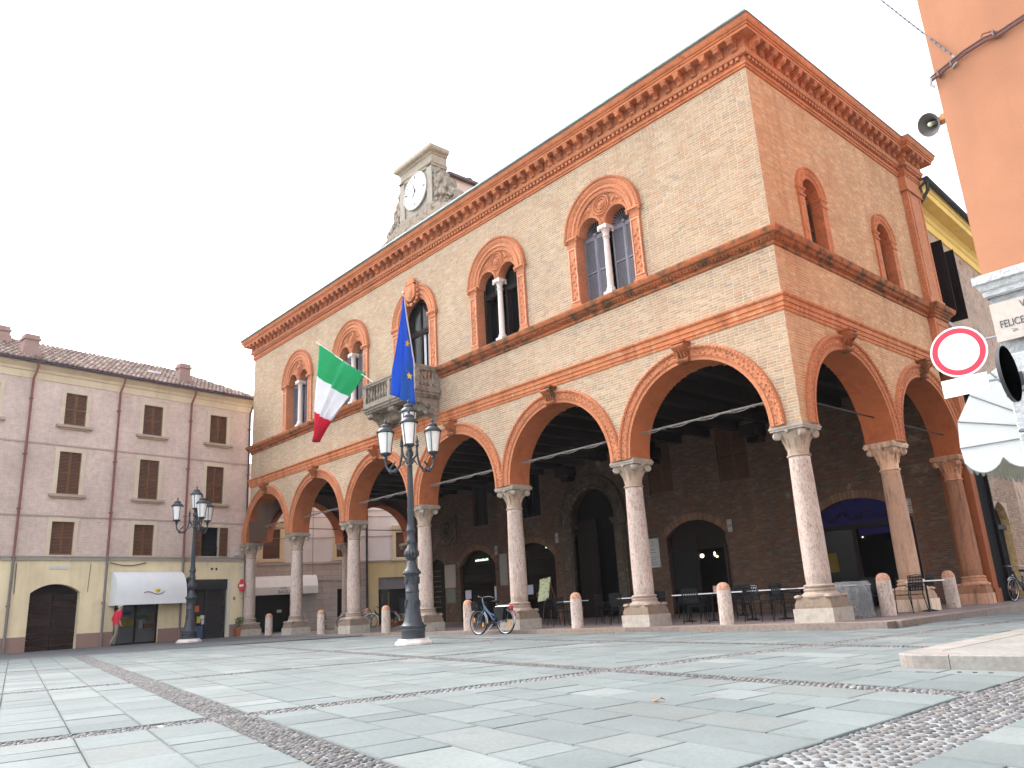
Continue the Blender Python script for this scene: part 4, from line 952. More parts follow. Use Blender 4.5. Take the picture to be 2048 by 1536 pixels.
for i, (c, w_, a, b) in enumerate(WIN):
    q = MB(); x0, x1 = c-w_/2, c+w_/2; t = .17; cf = (.62,.52,.40)
    q.box(x0-t, -.035, a-.05, x0, .06, b+t, cf); q.box(x1, -.035, a-.05, x1+t, .06, b+t, cf); q.box(x0, -.035, b, x1, .06, b+t, cf)
    if a > 5: q.box(x0-t-.14, -.16, a-.13, x1+t+.14, .05, a-.02, (.40,.34,.29)); q.box(x0-t-.02, -.08, a-.20, x1+t+.02, .02, a-.13, (.55,.37,.25))
    P(q, 'window_frame', 'ochre', lh)
    if i == 8:
        g = MB(); g.box(x0, .13, a, x1, .15, b); P(g, 'pane', 'glass', lh)
        g = MB(); 
        for k in range(10): g.box(x0+.03+k*.09, .02, a+.05, x0+.045+k*.09, .035, a+.42)
        g.box(x0, .01, a+.42, x1, .04, a+.46); P(g, 'window_rail', 'darkwood', lh)
        louvre_p = [(x0-.46, x0-.02, -.07), (x1+.02, x1+.46, -.07)]
    else: louvre_p = [(x0, c-.005, .04), (c+.005, x1, .04)]
    for p_, q_, y in louvre_p:
        f = MB(); s = .05; so_ = (1,1,1)
        f.box(p_, y, a, p_+s, y+.035, b); f.box(q_-s, y, a, q_, y+.035, b); f.box(p_, y+.001, a, q_, y+.034, a+.07); f.box(p_, y+.001, b-.05, q_, y+.034, b); f.box(p_, y+.001, (a+b)/2-.03, q_, y+.034, (a+b)/2+.03)
        fo = P(f, 'shutter', 'shutorange', lh); j = MB(); n = int((b-a)/.065)
        for k in range(n):
            z = a+.07+(b-a-.12)*k/n; j.add([(p_+s, y+.006, z), (q_-s, y+.006, z), (q_-s, y+.03, z+.058), (p_+s, y+.03, z+.058)], [(0,1,2,3)])
        P(j, 'slats', 'shutbrown', fo, kind='stuff')
# roof: clay tiles in rows, hipped at the right end
q = MB(); zt, ty, sl = 12.05, -.45, math.tan(R(27)); yr = 3.4
def hipx(y): return 1.75-max(0, y-ty)*.85
q.add([(-18, ty, zt), (hipx(ty), ty, zt), (hipx(yr), yr, zt+(yr-ty)*sl), (-18, yr, zt+(yr-ty)*sl)], [(0,1,2,3)], (.30,.17,.13))
q.add([(hipx(ty), ty, zt), (hipx(ty), 12, zt), (hipx(yr), yr, zt+(yr-ty)*sl)], [(0,1,2)], (.30,.17,.13)); q.add([(-18, yr, zt+(yr-ty)*sl), (hipx(yr), yr, zt+(yr-ty)*sl), (hipx(ty), 12.5, zt), (-18, 12.5, zt)], [(0,1,2,3)], (.30,.17,.13))
roof = P(q, 'roof', 'tile', lh)
q = MB(); r = random.Random(3); x = -17.9
while x < 1.75:
    y = ty-.05; k = 0
    while y < yr and x < hipx(y)-.05:
        y1 = min(y+.44, yr); c = jit(r.choice([(.20,.13,.11),(.24,.165,.14),(.17,.115,.10),(.28,.22,.19),(.15,.11,.10)]), .15, r); vs = []
        for yy, lift, rad in ((y, .035, .088), (y1, .0, .072)):
            for a in range(5): t = math.pi*a/4; vs.append((x+rad*math.cos(t)+r.uniform(-.006, .006), yy, zt+(yy-ty)*sl+lift+rad*1.0*math.sin(t)))
        q.add(vs, [(a, a+1, 6+a, 5+a) for a in range(4)]+[(4,3,2,1,0)], c, True); y += .38
    x += .215
P(q, 'roof_tiles', 'tile', roof, kind='stuff')
for s, y, h, w_ in ((-9.25, .5, 1.0, .58), (-2.1, .7, 1.02, .54), (-9.75, 2.6, .8, .46)):
    q = MB(); z = zt+(y-ty)*sl-.2; c = (.34,.225,.195)
    q.box(s-w_/2, y-.25, z, s+w_/2, y+.25, z+h-.15, c); q.box(s-w_/2-.06, y-.31, z, s+w_/2+.06, y+.31, z+.45, c); q.box(s-w_/2-.05, y-.3, z+h-.18, s+w_/2+.05, y+.3, z+h-.08, c); q.box(s-w_/2, y-.25, z+h-.08, s+w_/2, y+.25, z+h+.06, c)
    P(q, 'chimney', 'matt', roof)
q = MB(); q.box(-3.6, 1.2, zt+.92, -3.0, 1.9, zt+1.02, (.75,.78,.8)); P(q, 'roof_window', 'paint', roof)
# garage door planks, shop front, shop doorway
d = empty('garage_door'); d.parent = lh
q = MB(); q.box(-8.36, .24, 2.22, -6.43, .30, 2.32, (.8,.8,.8)); arch_panel(q, -8.37, -6.42, 2.3, 2.3, .36, .27, (.6,.6,.6)); P(q, 'lunette', 'darkwood', d)
for i in range(9): q = MB(); z = -.05+i*.252; q.box(-8.36, .22+.008*(i % 2), z+.005, -7.41, .27, z+.247, jit((1.5,1.3,1.2), .2)); q.box(-7.385, .22+.008*(i % 2), z+.005, -6.43, .27, z+.247, jit((1.4,1.3,1.2), .2)); P(q, 'plank', 'darkwood', d)
q = MB()
for x in (-4.92, -3.95, -2.99): q.box(x-.03, .02, -.05, x+.03, .1, 2.2)
q.box(-4.9, .02, -.05, -3.0, .1, .08); q.box(-4.9, .02, 1.75, -3.0, .1, 1.85); P(q, 'shop_front_frame', 'darkwood', lh)
q = MB(); q.box(-4.88, .06, .05, -3.0, .07, 1.76); P(q, 'shop_pane', 'shopglass', lh)
q = MB(); q.box(-4.88, .30, -.05, -3.0, .33, 1.9, (.30,.31,.33))
for k in range(26): q.box(-4.86+k*.072, .27, .05, -4.83+k*.072, .30, .72, (.42,.42,.44))
for (a, z, w_, h, c) in ((-4.80,.78,.25,.30,(.55,.45,.03)),(-4.52,.78,.25,.30,(.55,.45,.03)),(-4.24,.78,.25,.30,(.55,.45,.03)),(-4.75,1.12,.55,.06,(.6,.55,.3)),(-4.5,1.28,.4,.13,(.06,.12,.35)),(-4.6,1.5,.5,.12,(.4,.42,.42)),(-3.85,1.08,.45,.16,(.05,.14,.12)),(-3.35,1.0,.3,.2,(.35,.2,.04)),(-3.75,.66,.18,.36,(.6,.6,.6)),(-3.7,1.45,.25,.05,(.5,.45,.05)),(-3.5,.66,.4,.2,(.25,.12,.03))): q.box(a, .13, z, a+w_, .22, z+h, c)
P(q, 'shop_display', 'paint', lh)
q = MB(); c = (.03,.03,.032)
q.box(-1.6, -.01, 2.30, .45, .2, 2.76, c); q.box(-1.6, .1, -.05, -1.52, .2, 2.3, c); q.box(-.62, .1, -.05, -.52, .2, 2.3, c); q.box(.34, .1, -.05, .45, .2, 2.3, c); q.box(-.52, .11, 1.62, .34, .19, 1.72, c); q.box(-1.52, .11, -.05, .34, .19, .05, c); P(q, 'door_frame', 'matt', lh)
q = MB(); q.box(-1.5, .16, .03, .36, .17, 2.3); P(q, 'door_pane', 'shopglass', lh)
q = MB(); q.box(-1.5, .40, 0, .40, .42, 2.3, (.12,.10,.09)); q.box(-1.5, .12, 1.26, -.9, .155, 1.55, (.55,.12,.03)); q.box(-.98, .12, .75, -.80, .15, 1.05, (.5,.42,.05)); q.box(-.80, .12, .92, -.55, .15, 1.10, (.62,.62,.62)); q.box(-.74, .12, .68, -.60, .15, .90, (.62,.62,.62)); q.box(-1.0, .12, .0, -.66, .15, .62, (.06,.10,.2)); P(q, 'door_posters', 'paint', lh)
q = MB(); q.box(.46, -.03, -.05, .62, .2, 2.76, (.66,.62,.56)); P(q, 'door_jamb', 'matt', lh)
for s in (-.42, -.18): q = MB(); q.sphere((s, -.03, 3.25), (.06,.02,.06), 8, 5, col=(.03,.03,.03)); P(q, 'vent_cover', 'matt', lh)
for nm, bx, c in (('street_name_plate', (.98,-.04,3.25,1.3,-.02,3.38), (.6,.58,.52)), ('wall_lamp', (.75,-.14,3.9,.92,-.02,4.05), (.6,.58,.55)), ('street_name_plate', (-7.75,-.05,3.27,-7.0,-.02,3.40), (.62,.60,.55)), ('number_plate', (.78,-.04,1.75,.90,-.02,1.9), (.25,.22,.2))): q = MB(); q.box(*bx, c); P(q, nm, 'matt', lh)
q = MB(); 
for k in range(2): q.tube([(-5.3+i*.2, -.09-.01*k, 3.55-.14*math.sin(math.pi*i/8)-.02*k) for i in range(9)], .014, 5, col=(.12,.1,.1))
q.tube([(-9.0, -.06, 3.5), (-8.98, -.06, 2.3)], .02, 5, col=(.2,.17,.15)); q.tube([(-6.1, -.06, 3.5), (-6.15, -.06, 2.3)], .015, 5, col=(.2,.17,.15)); P(q, 'wall_cable', 'matt', lh)

# shop hood
def barrel_hood(name, par_loc, ang, s0, s1, prof, label):
    e = empty(name, par_loc, R(ang), label, 'awning', None); q = MB()
    n = len(prof); vs = [(s0, y, z) for y, z in prof]+[(s1, y, z) for y, z in prof]
    q.add(vs, [(i, i+1, n+i+1, n+i) for i in range(n-1)], (1,1,1), True)
    for s in (s0, s1): q.add([(s, y, z) for y, z in prof]+[(s, 0, prof[-1][1])], [tuple(range(n+1))], (.97,.97,.97), False)
    q.build('canopy', MT['awning'], e); return e
e = barrel_hood('shop_awning', (-30.6, -1, -.02), 98.1, -5.2, -2.05, [(-.05,3.13),(-.25,3.10),(-.45,2.99),(-.62,2.80),(-.74,2.55),(-.80,2.28),(-.83,1.95),(-.85,1.68)], 'white barrel awning over the shop window with a red and yellow logo')
q = MB(); pts = [(-4.05+.95*i/12, -.845+.02*0, 2.16+.06*math.sin(i*.55+.3)+(.06 if i == 12 else 0)) for i in range(13)]
q.tube([(x, -.822, z) for x, y, z in pts], [.018]*12+[.008], 5, col=(.22,.03,.09)); q.sphere((-3.42, -.815, 2.25), (.10,.02,.08), 9, 5, col=(.75,.55,.03))
for s in (-.04, .04): q.sphere((-3.42+s, -.832, 2.28), (.022,.01,.022), 6, 4, col=(.05,.05,.02))
for k in range(7): a = R(10+27*k); q.tube([(-3.42+.10*math.cos(a), -.82, 2.27+.08*math.sin(a)), (-3.42+.16*math.cos(a), -.82, 2.27+.13*math.sin(a))], .008, 4, col=(.75,.6,.1))
q.build('logo', MT['paint'], e)

# ================================================================== WHITE HOUSE SEEN THROUGH THE FAR ARCHES
wh = house('white_house', (-36, 0, 0), 72, 'white rendered house with pale stone base and ochre shop seen through arches')
ops = [(3.36,4.30,4.02,5.70,0),(7.55,8.55,4.02,5.70,0),(11.15,12.1,3.9,5.4,0)]
q = MB(); wall_open(q, .5, 16, 3.72, 9.5, ops, 0, .2, (.74,.72,.74)); q.quad((.5,.6,0),(16,.6,0),(16,.6,9.5),(.5,.6,9.5),(.05,.05,.05)); P(q, 'wall', 'plaster', wh)
q = MB(); wall_open(q, .5, 9.36, -.4, 3.68, [(3.05,4.95,-.4,2.05,0),(7.6,8.6,-.4,2.2,0)], -.03, .3); P(q, 'stone_base', 'travertine', wh)
q = MB(); wall_open(q, 9.40, 16, -.4, 3.68, [(10.05,12.2,-.4,2.74,0)], -.01, .25, (.62,.49,.27)); P(q, 'shop_wall', 'ochre', wh)
q = MB(); q.box(.5, -.09, 3.66, 9.38, .05, 3.78, (.50,.46,.42)); q.box(9.38, -.06, 3.66, 16, .05, 3.76, (.40,.37,.34)); q.box(.5, -.08, 2.72, 9.36, 0, 2.84, (.46,.42,.38)); P(q, 'string_course', 'matt', wh)
for a, b, z0, z1, _ in ops:
    q = MB(); c = (.68,.58,.38)
    q.box(a-.22, -.05, z0-.02, a, .03, z1+.2, c); q.box(b, -.05, z0-.02, b+.22, .03, z1+.2, c); q.box(a-.02, -.05, z1, b+.02, .03, z1+.2, c); q.box(a-.3, -.12, z1+.2, b+.3, .03, z1+.34, c); q.box(a-.3, -.12, z0-.2, b+.3, .03, z0-.04, c); q.box(a-.22, -.14, z1+.34, b+.22, .03, z1+.42, c); P(q, 'window_frame', 'matt', wh)
    q = MB()
    for k in range(22): z = z0+(z1-z0)*k/22; q.box(a, .08+.012*(k % 2), z, b, .14, z+(z1-z0)/22-.008, (1,1,1))
    P(q, 'shutter', 'shutbrown', wh)
q = MB(); q.box(3.05, .25, -.4, 4.95, .29, 2.05); P(q, 'shop_door', 'dark', wh)
q = MB(); q.box(7.6, .25, -.4, 8.6, .29, 2.2); P(q, 'shop_door', 'dark', wh)
q = MB(); q.box(4.25, .20, 1.05, 4.5, .24, 1.2, (.6,.6,.5)); P(q, 'door_sticker', 'matt', wh)
q = MB(); q.box(10.06, .1, 2.05, 12.2, .2, 2.74, (.20,.185,.19)); P(q, 'shop_sign_panel', 'matt', wh)
q = MB(); q.box(10.06, .2, -.3, 12.2, .22, 2.05); P(q, 'shop_pane', 'shopglass', wh)
q = MB(); q.box(10.06, .5, -.3, 12.2, .55, 2.05, (.04,.04,.045)); P(q, 'shop_interior', 'matt', wh)
q = MB(); q.box(10.7, .25, .2, 10.76, .29, 1.9, (.5,.4,.03)); q.box(10.3, .25, 0, 10.36, .29, 1.8, (.3,.13,.05)); q.box(11.4, .25, .3, 11.9, .29, 1.5, (.12,.12,.13)); P(q, 'shop_display', 'paint', wh)
for s, rad, c in ((9.34, .07, (.06,.05,.06)), (1.6, .05, (.12,.1,.1)), (6.15, .018, (.3,.28,.28))): q = MB(); q.tube([(s, -.12, 9.4), (s, -.12, 0 if s != 6.15 else 2.9)], rad, 8, col=c); P(q, 'downpipe', 'matt', wh)
for z in (5.2, 6.4, 6.75): q = MB(); q.tube([(.5, -.05, z), (6, -.06, z-.06), (11, -.05, z-.02)], .018, 5, col=(.25,.24,.25)); P(q, 'wall_cable', 'matt', wh)
e = barrel_hood('cafe_awning', (-36, 0, 0), 72, 2.35, 6.35, [(-.04,3.05),(-.35,2.95),(-.62,2.75),(-.80,2.45),(-.84,2.42),(-.86,2.0)], 'grey white awning lettered NEW BAGUT behind the leftmost columns')
def text(s, size, loc, rot, m, par, name='lettering', ext=.004, align='CENTER', sx=1.0):
    cu = bpy.data.curves.new(name, 'FONT'); cu.body = s; cu.size = size; cu.extrude = ext; cu.align_x = align; cu.align_y = 'CENTER'; cu.resolution_u = 4
    tmp = bpy.data.objects.new(name, cu); COL.objects.link(tmp); dg = bpy.context.evaluated_depsgraph_get()
    me = bpy.data.meshes.new_from_object(tmp.evaluated_get(dg)); bpy.data.objects.remove(tmp); bpy.data.curves.remove(cu)
    me.materials.clear(); me.materials.append(m); me.name = name
    o = bpy.data.objects.new(name, me); link(o, par); o.location = loc; o.rotation_euler = rot; o.scale = (sx, 1, 1); return o
MT['ink'] = mat('dark_lettering', (.10,.10,.11), .8, .2, attr=False)
text('NEW', .15, (4.45, -.865, 2.34), (R(90), 0, 0), MT['ink'], e); text('BAGUT', .25, (4.55, -.872, 2.13), (R(90), 0, 0), MT['ink'], e)

# ================================================================== BACK HOUSE BEYOND THE PILASTER
bh = house('back_house', (-.32, 10.45, 0), 93.0, 'brown rendered house with yellow cornice and one open dark shuttered window')
q = MB(); wall_open(q, 0, 14, 0, 13.3, [(1.02,2.2,9.45,12.1,0),(2.55,4.3,0,2.45,.75)], 0, .3, (.44,.31,.24), (.66,.48,.25)); q.quad((0,.8,0),(14,.8,0),(14,.8,13.3),(0,.8,13.3),(.03,.03,.03)); P(q, 'wall', 'inbrick', bh)
bw = MB(); bstore = []
brick_area(bw, .3, 6.5, .25, 6, lambda z: [(2.5, 4.36)] if z < 3.25 else [], None, ([(.30,.20,.15),(.25,.16,.12),(.34,.24,.18)], [3,3,2]), y=-.004, store=bstore, mort=(.33,.25,.2))
q = MB()
for b_ in bstore: add_brick(q, b_)
P(q, 'brickwork', 'brick', bh, kind='stuff')
q = MB(); q.sweep([(.02, 0), (14, 0)], [(0,12.95),(.06,12.97),(.06,13.25),(.12,13.3),(.14,13.42),(.22,13.5),(.24,13.56),(.62,13.58),(.62,13.80),(.66,13.82),(.70,13.95),(.72,14.0)], (.85,.56,.17)); q.quad((.02,0,12.95),(.02,-.72,14.0),(.02,0,14.0),(.02,0,13.5),(.85,.56,.17)); P(q, 'cornice', 'ochre', bh)
q = MB(); q.tube([(.0, -.8, 14.02), (14, -.8, 14.02)], .10, 8, col=(.05,.045,.05)); q.add([(0,-.85,14.05),(14,-.85,14.05),(14,4,16),(0,4,16)], [(0,1,2,3)], (.2,.12,.1)); P(q, 'gutter', 'matt', bh)
q = MB(); c = (.055,.055,.05)
q.tube([(.05,-.80,13.98),(.04,-.78,13.6),(.05,-.45,13.2),(.06,-.16,12.9),(.08,-.14,12.4),(.08,-.14,0)], .06, 8, col=c); q.tube([(.05,-.80,13.95),(-.05,-.55,13.75),(-.1,-.3,13.25)], .05, 7, col=c)
for z in (1.5, 4, 7, 10): q.box(0, -.21, z, .16, 0, z+.04, c)
P(q, 'downpipe', 'matt', bh)
q = MB(); q.box(.98, -.10, 9.30, 2.26, .1, 9.44, (.5,.47,.44)); P(q, 'sill', 'matt', bh)
for x, sgn in ((.98, 1), (2.23, -1)):
    q = MB(); q.box(x-.02, -.62, 9.46, x+.02, -.01, 12.08, (.7,.6,.7)); q.box(x-.026, -.52, 9.6, x+.026, -.06, 10.7, (.6,.5,.6)); q.box(x-.026, -.52, 10.8, x+.026, -.06, 11.95, (.6,.5,.6)); P(q, 'shutter', 'darkwood', bh)
q = MB(); q.box(1.02, .27, 9.45, 2.2, .24, 12.1); P(q, 'pane', 'glass', bh)
q = MB(); q.box(2.56, .25, 0, 4.3, .28, 2.45); arch_panel(q, 2.56, 4.3, 2.45, 2.45, .75, .26); P(q, 'doorway', 'dark', bh)
q = MB(); q.box(2.62, .16, .1, 3.0, .2, 2.3, (.45,.42,.12)); q.box(2.6, .14, 2.3, 4.3, .22, 2.45, (.05,.05,.05)); P(q, 'door_leaf', 'matt', bh)

# ================================================================== ORANGE CORNER HOUSE
oh = house('corner_house', (5.8, -6.2, 0), 0, 'orange stucco corner house with a grey rusticated stone base')
q = MB(); q.box(0, 0, 4.3, 9, 9, 16); P(q, 'wall', 'orange', oh)
q = MB(); q.box(.02, .02, -.1, 9, 9, 4.06, (.75,.75,.75)); P(q, 'stone_base', 'rough', oh)
q = MB(); q.sweep([(0, 9), (0, 0), (9, 0)], [(0,4.02),(.03,4.04),(.03,4.10),(.05,4.12),(.07,4.18),(.10,4.20),(.10,4.30),(.02,4.33)], (1.18,1.17,1.15)); P(q, 'string_course', 'rough', oh)
r = random.Random(5); z = 0.0; row = 0
while z < 3.95:
    h = min(.47, 4.03-z); x = -.008; first = True
    while x < 2.2:
        wd = (.55 if row % 2 else .85) if first else r.uniform(.7, .95); first = False
        if not (3.3 < z+h and z < 3.9 and x < .0):
            q = MB(); e_ = .008; c = jit((1.08,1.08,1.09), .07, r); bb = .022
            v = [(x+e_, 0, z+e_), (x+wd-e_, 0, z+e_), (x+wd-e_, 0, z+h-e_), (x+e_, 0, z+h-e_)]
            f = [(x+e_+bb, -.03, z+e_+bb), (x+wd-e_-bb, -.028, z+e_+bb), (x+wd-e_-bb, -.035, z+h-e_-bb), (x+e_+bb, -.03, z+h-e_-bb)]
            q.add(v+f, [(4,5,6,7),(0,1,5,4),(1,2,6,5),(2,3,7,6),(3,0,4,7)], c, False)
            if x < 0:
                q.add([(x+e_, 0, z+e_), (x+e_, .8, z+e_), (x+e_, .8, z+h-e_), (x+e_, 0, z+h-e_)], [(0,1,2,3)], c, False)
            P(q, 'stone_block', 'rough', oh)
        x += wd
    z += h; row += 1
sp = empty('street_plaque', (5.8, -6.2, 0), 0, 'pale marble street name plaque reading FELICE', 'plaque')
q = MB(); q.box(.02, -.062, 3.44, 1.25, -.032, 3.92, (.70,.69,.66)); P(q, 'slab', 'whitestone', sp)
text('FELICE', .125, (.085, -.064, 3.64), (R(90), 0, 0), MT['ink'], sp, align='LEFT', sx=.72); text('V', .125, (.335, -.064, 3.83), (R(90), 0, 0), MT['ink'], sp, align='LEFT', sx=.8)
q = MB(); q.tube([(.20, -.064, 3.53), (.26, -.064, 3.545), (.20, -.064, 3.56)], .004, 4, col=(.1,.1,.1)); P(q, 'arrow_mark', 'matt', sp)
# wall cable, overhead wire and its hook
q = MB(); pts = [(5.76, -6.24, 7.15), (5.95, -6.26, 7.20), (6.2, -6.25, 7.29), (6.45, -6.25, 7.33), (6.62, -6.25, 7.31), (6.9, -6.25, 7.36), (7.6, -6.25, 7.5), (9.5, -6.25, 7.9)]
q.tube(pts, .022, 7, col=(.20,.10,.09)); q.tube([(x, y-.02, z+.035) for x, y, z in pts], .014, 6, col=(.16,.09,.085)); q.tube([(5.78, -6.22, 7.05), (5.74, -6.24, 7.10), (5.77, -6.26, 7.18)], .02, 6, col=(.5,.48,.46))
for x, z in ((5.85, 7.19), (6.02, 7.235), (6.55, 7.36)): q.box(x, -6.29, z-.04, x+.02, -6.2, z+.05, (.25,.16,.14))
q.tube([(6.40, -6.24, 7.36), (6.45, -6.28, 7.42), (6.55, -6.27, 7.40), (6.62, -6.24, 7.36)], .012, 5, col=(.3,.15,.1))
tag(q.build('wall_cable', MT['matt']), 'dark brown cable fixed across the orange stucco wall', 'cable')
hk = Vector((6.07, -6.27, 7.34))
def pix(px, py, d): return CAM+(fw+rr*((px-1024)/1571.18)-uu*((py-768)/1571.18))*d
far = pix(1560, -170, 13.5)
q = MB(); q.tube([hk.lerp(far, t)+Vector((0, 0, -.25*t*(1-t))) for t in np.linspace(0, 1, 14)], .010, 5, col=(.16,.17,.20))
for i in range(40): p = hk.lerp(far, .008+i*.022); p.z -= .25*(.008+i*.022)*(1-(.008+i*.022)); q.sphere(p, .017, 5, 4, col=(.10,.10,.12))
q.tube([hk, hk+Vector((.03, .02, -.05)), hk+Vector((.02, .02, -.11)), hk+Vector((-.05, .03, -.15))], .016, 6, col=(.5,.48,.46)); q.tube([hk, hk+Vector((.03, .12, .02))], .012, 5, col=(.3,.3,.3))
tag(q.build('overhead_cable', MT['matt']), 'thin twisted overhead wire hooked to the orange wall', 'cable')
# ================================================================== CLOCK GABLE ON THE ROOF
cg = empty('clock_gable', (-15.53, .6, 14.9), 0, 'grey weathered stone clock gable rising above the cornice', 'clock tower')
q = MB(); r = random.Random(8)
q.box(-1.12, 0, 1.3, 1.12, .75, 3.55, (.74,.75,.72))
for x0, x1 in ((-1.12, -.84), (.84, 1.12)): q.box(x0-.03, -.06, 1.6, x1+.03, 0, 3.45, (.72,.72,.68))
P(q, 'pier', 'stone', cg)
q = MB(); q.sweep([(-1.12, .75), (-1.12, 0), (1.12, 0), (1.12, .75)], [(0,3.36),(.06,3.38),(.06,3.46),(.10,3.50),(.03,3.54),(.03,3.88),(.08,3.92),(.10,3.97),(.20,4.02),(.24,4.08),(.24,4.22),(0,4.25)], (.80,.76,.66)); q.box(-1.1, .02, 3.5, 1.1, .74, 4.22, (.80,.70,.56)); P(q, 'gable_cornice', 'stone', cg)
q = MB(); q.box(-.35, .1, 4.24, .45, .6, 4.42); q.box(-.25, .15, 4.42, .35, .55, 4.56); q.sphere((.05, .35, 4.6), (.22,.2,.1), 8, 5); P(q, 'finial_block', 'oldstone', cg)
q = MB()
def rockmass(pts, y0, y1):
    T = Matrix(((1,0,0,0),(0,0,-1,y1),(0,1,0,0),(0,0,0,1))); q.extrude(pts, y1-y0, T)
rockmass([(-3.2,0),(-3.0,.85),(-2.7,1.15),(-2.1,1.25),(-1.0,1.7),(0,1.55),(1.1,1.7),(2.0,1.25),(2.9,1.0),(3.5,.7),(3.7,0)], -.1, .9)
P(q, 'stone_bank', 'oldstone', cg)
for s, sc in ((-1, 1), (1, 1.05)):
    q = MB(); pr = [(1.10,3.2),(1.34,3.15),(1.50,2.95),(1.48,2.75),(1.72,2.66),(1.90,2.48),(1.94,2.25),(1.86,2.1),(2.12,2.0),(2.36,1.78),(2.46,1.5),(2.55,1.2),(2.9,1.05),(3.2,.7),(1.0,.7)]
    T = Matrix(((s,0,0,0),(0,0,-1,.62),(0,1,0,0),(0,0,0,1))); q.extrude(pr, .5, T)
    for k in range(110):
        a = r.choice(pr[:13]); x = 1.05+(a[0]-1.05)*r.uniform(.15, .98); z = .9+(a[1]-.9)*r.uniform(.25, .98); rd = r.uniform(.07, .19)
        q.sphere((s*x, .10+r.uniform(-.06, .06), z), (rd, rd*.7, rd*r.uniform(.7, 1.5)), 6, 4)
    q.tube([(s*(2.05+.22*math.cos(t*.6)*(1-t/14)), .02, 1.45+.25*math.sin(t*.6)*(1-t/14)) for t in range(12)], .06, 6)
    q.sphere((s*1.32, .15, 3.02), (.17,.17,.2), 8, 6); q.sphere((s*1.45, .18, 2.62), (.26,.2,.32), 8, 6); P(q, 'carved_scroll', 'oldstone', cg)
q = MB(); T = Matrix(((1,0,0,0),(0,0,-1,-.05),(0,1,0,2.68),(0,0,0,1)))
q.extrude([(.78*math.cos(R(t)), .78*math.sin(R(t))) for t in range(0, 360, 8)], .03, T, (.90,.90,.90)); q.tube([(.80*math.cos(R(t)), -.07, 2.68+.80*math.sin(R(t))) for t in range(0, 360, 10)], .045, 6, closed=True, col=(.45,.42,.38)); face = P(q, 'clock_face', 'paint', cg)
for i in range(12):
    a = R(30*i); q = MB(); T = Matrix.Translation((.62*math.sin(a), -.088, 2.68+.62*math.cos(a))) @ Matrix.Rotation(a, 4, 'Y'); q.cbox((0,0,0), (.035,.012,.16), T, (.12,.12,.14))
    if i % 3 == 0: q.cbox((.05,0,0), (.025,.012,.16), T, (.12,.12,.14))
    P(q, 'numeral', 'matt', face)
for ang, ln, wd in ((-20, .55, .035), (212, .40, .05)):
    q = MB(); a = R(ang); T = Matrix.Translation((0, -.10, 2.68)) @ Matrix.Rotation(a, 4, 'Y'); q.extrude([(-wd/2, -.1), (wd/2, -.1), (wd*.6, ln*.6), (0, ln), (-wd*.6, ln*.6)], .012, T @ Matrix.Rotation(R(90), 4, 'X'), (.06,.07,.10)); q.sphere((0, -.105, 2.68), (.05,.02,.05), 8, 4, col=(.1,.1,.12)); P(q, 'hand', 'matt', face)
rw = empty('roof_wing', (-15.5, 1.4, 14.9), 0, 'cream rear wing behind the clock with a dark sloping roof edge', 'building')
q = MB(); q.box(-1.0, 0, -.6, 1.10, 5.2, 3.15, (.62,.50,.42)); P(q, 'wall', 'plaster', rw)
q = MB(); q.box(-1.15, -.05, 3.15, 1.30, 5.4, 3.27, (.13,.11,.11)); q.add([(-1.15,-.05,3.27),(1.3,-.05,3.27),(1.3,5.4,3.27),(-1.15,5.4,3.27),(.05,0,3.55),(.05,5.3,3.55)], [(0,1,4),(1,2,5,4),(2,3,5),(3,0,4,5)], (.2,.13,.11)); q.sphere((1.2, 1.1, 3.34), (.08,.15,.07), 7, 4, col=(.3,.25,.22)); P(q, 'roof', 'matt', rw)

# ================================================================== FLAGS
def flag(name, label, base, tip, rows, colf, fold, stars=None):
    e = empty(name, base, 0, label, 'flag'); b = Vector(base)
    q = MB(); d = (Vector(tip)-b); q.tube([(0,0,0)-d.normalized()*.25 if False else tuple(-d.normalized()*.25), tuple(d)], .022, 8, col=(.78,.76,.74)); q.sphere(tuple(d), .045, 8, 5, col=(.75,.72,.6)); q.build('pole', MT['paint'], e)
    NU, NV = 26, 30; vs = []; fs = []
    def S(u, v):
        t = v*(len(rows)-1); i = min(int(t), len(rows)-2); t -= i
        a = Vector(rows[i][0]).lerp(Vector(rows[i+1][0]), t); c = Vector(rows[i][1]).lerp(Vector(rows[i+1][1]), t)
        p = a.lerp(c, u); return p+fold(u, v)-b
    for j in range(NV+1):
        for i in range(NU+1): vs.append(S(i/NU, j/NV))
    m = MB()
    for j in range(NV):
        for i in range(NU): fs.append((j*(NU+1)+i, j*(NU+1)+i+1, (j+1)*(NU+1)+i+1, (j+1)*(NU+1)+i))
    m.add(vs, fs, None, True)
    k = 0
    for j in range(NV):
        for i in range(NU): m.c[k] = colf((i+.5)/NU, (j+.5)/NV); k += 1
    c = m.build('cloth', MT['flag'], e); c.modifiers.new('thickness', 'SOLIDIFY').thickness = .006
    for (u, v, sz) in (stars or []):
        p = S(u, v); pu = (S(min(1, u+.03), v)-S(max(0, u-.03), v)).normalized(); pv_ = (S(u, min(1, v+.03))-S(u, max(0, v-.03))).normalized(); n = pu.cross(pv_).normalized()
        if n.dot(CAM-b-p) < 0: n = -n
        up = Vector((0,0,1)); x = up.cross(n).normalized(); y = n.cross(x)
        s = MB(); s.add([tuple(p+n*.02+(x*math.cos(R(90+36*t))+y*math.sin(R(90+36*t)))*sz*(1 if t % 2 == 0 else .42)) for t in range(10)], [tuple(range(10))], (.80,.58,.05)); s.build('star', MT['cloth'], c)
    return e
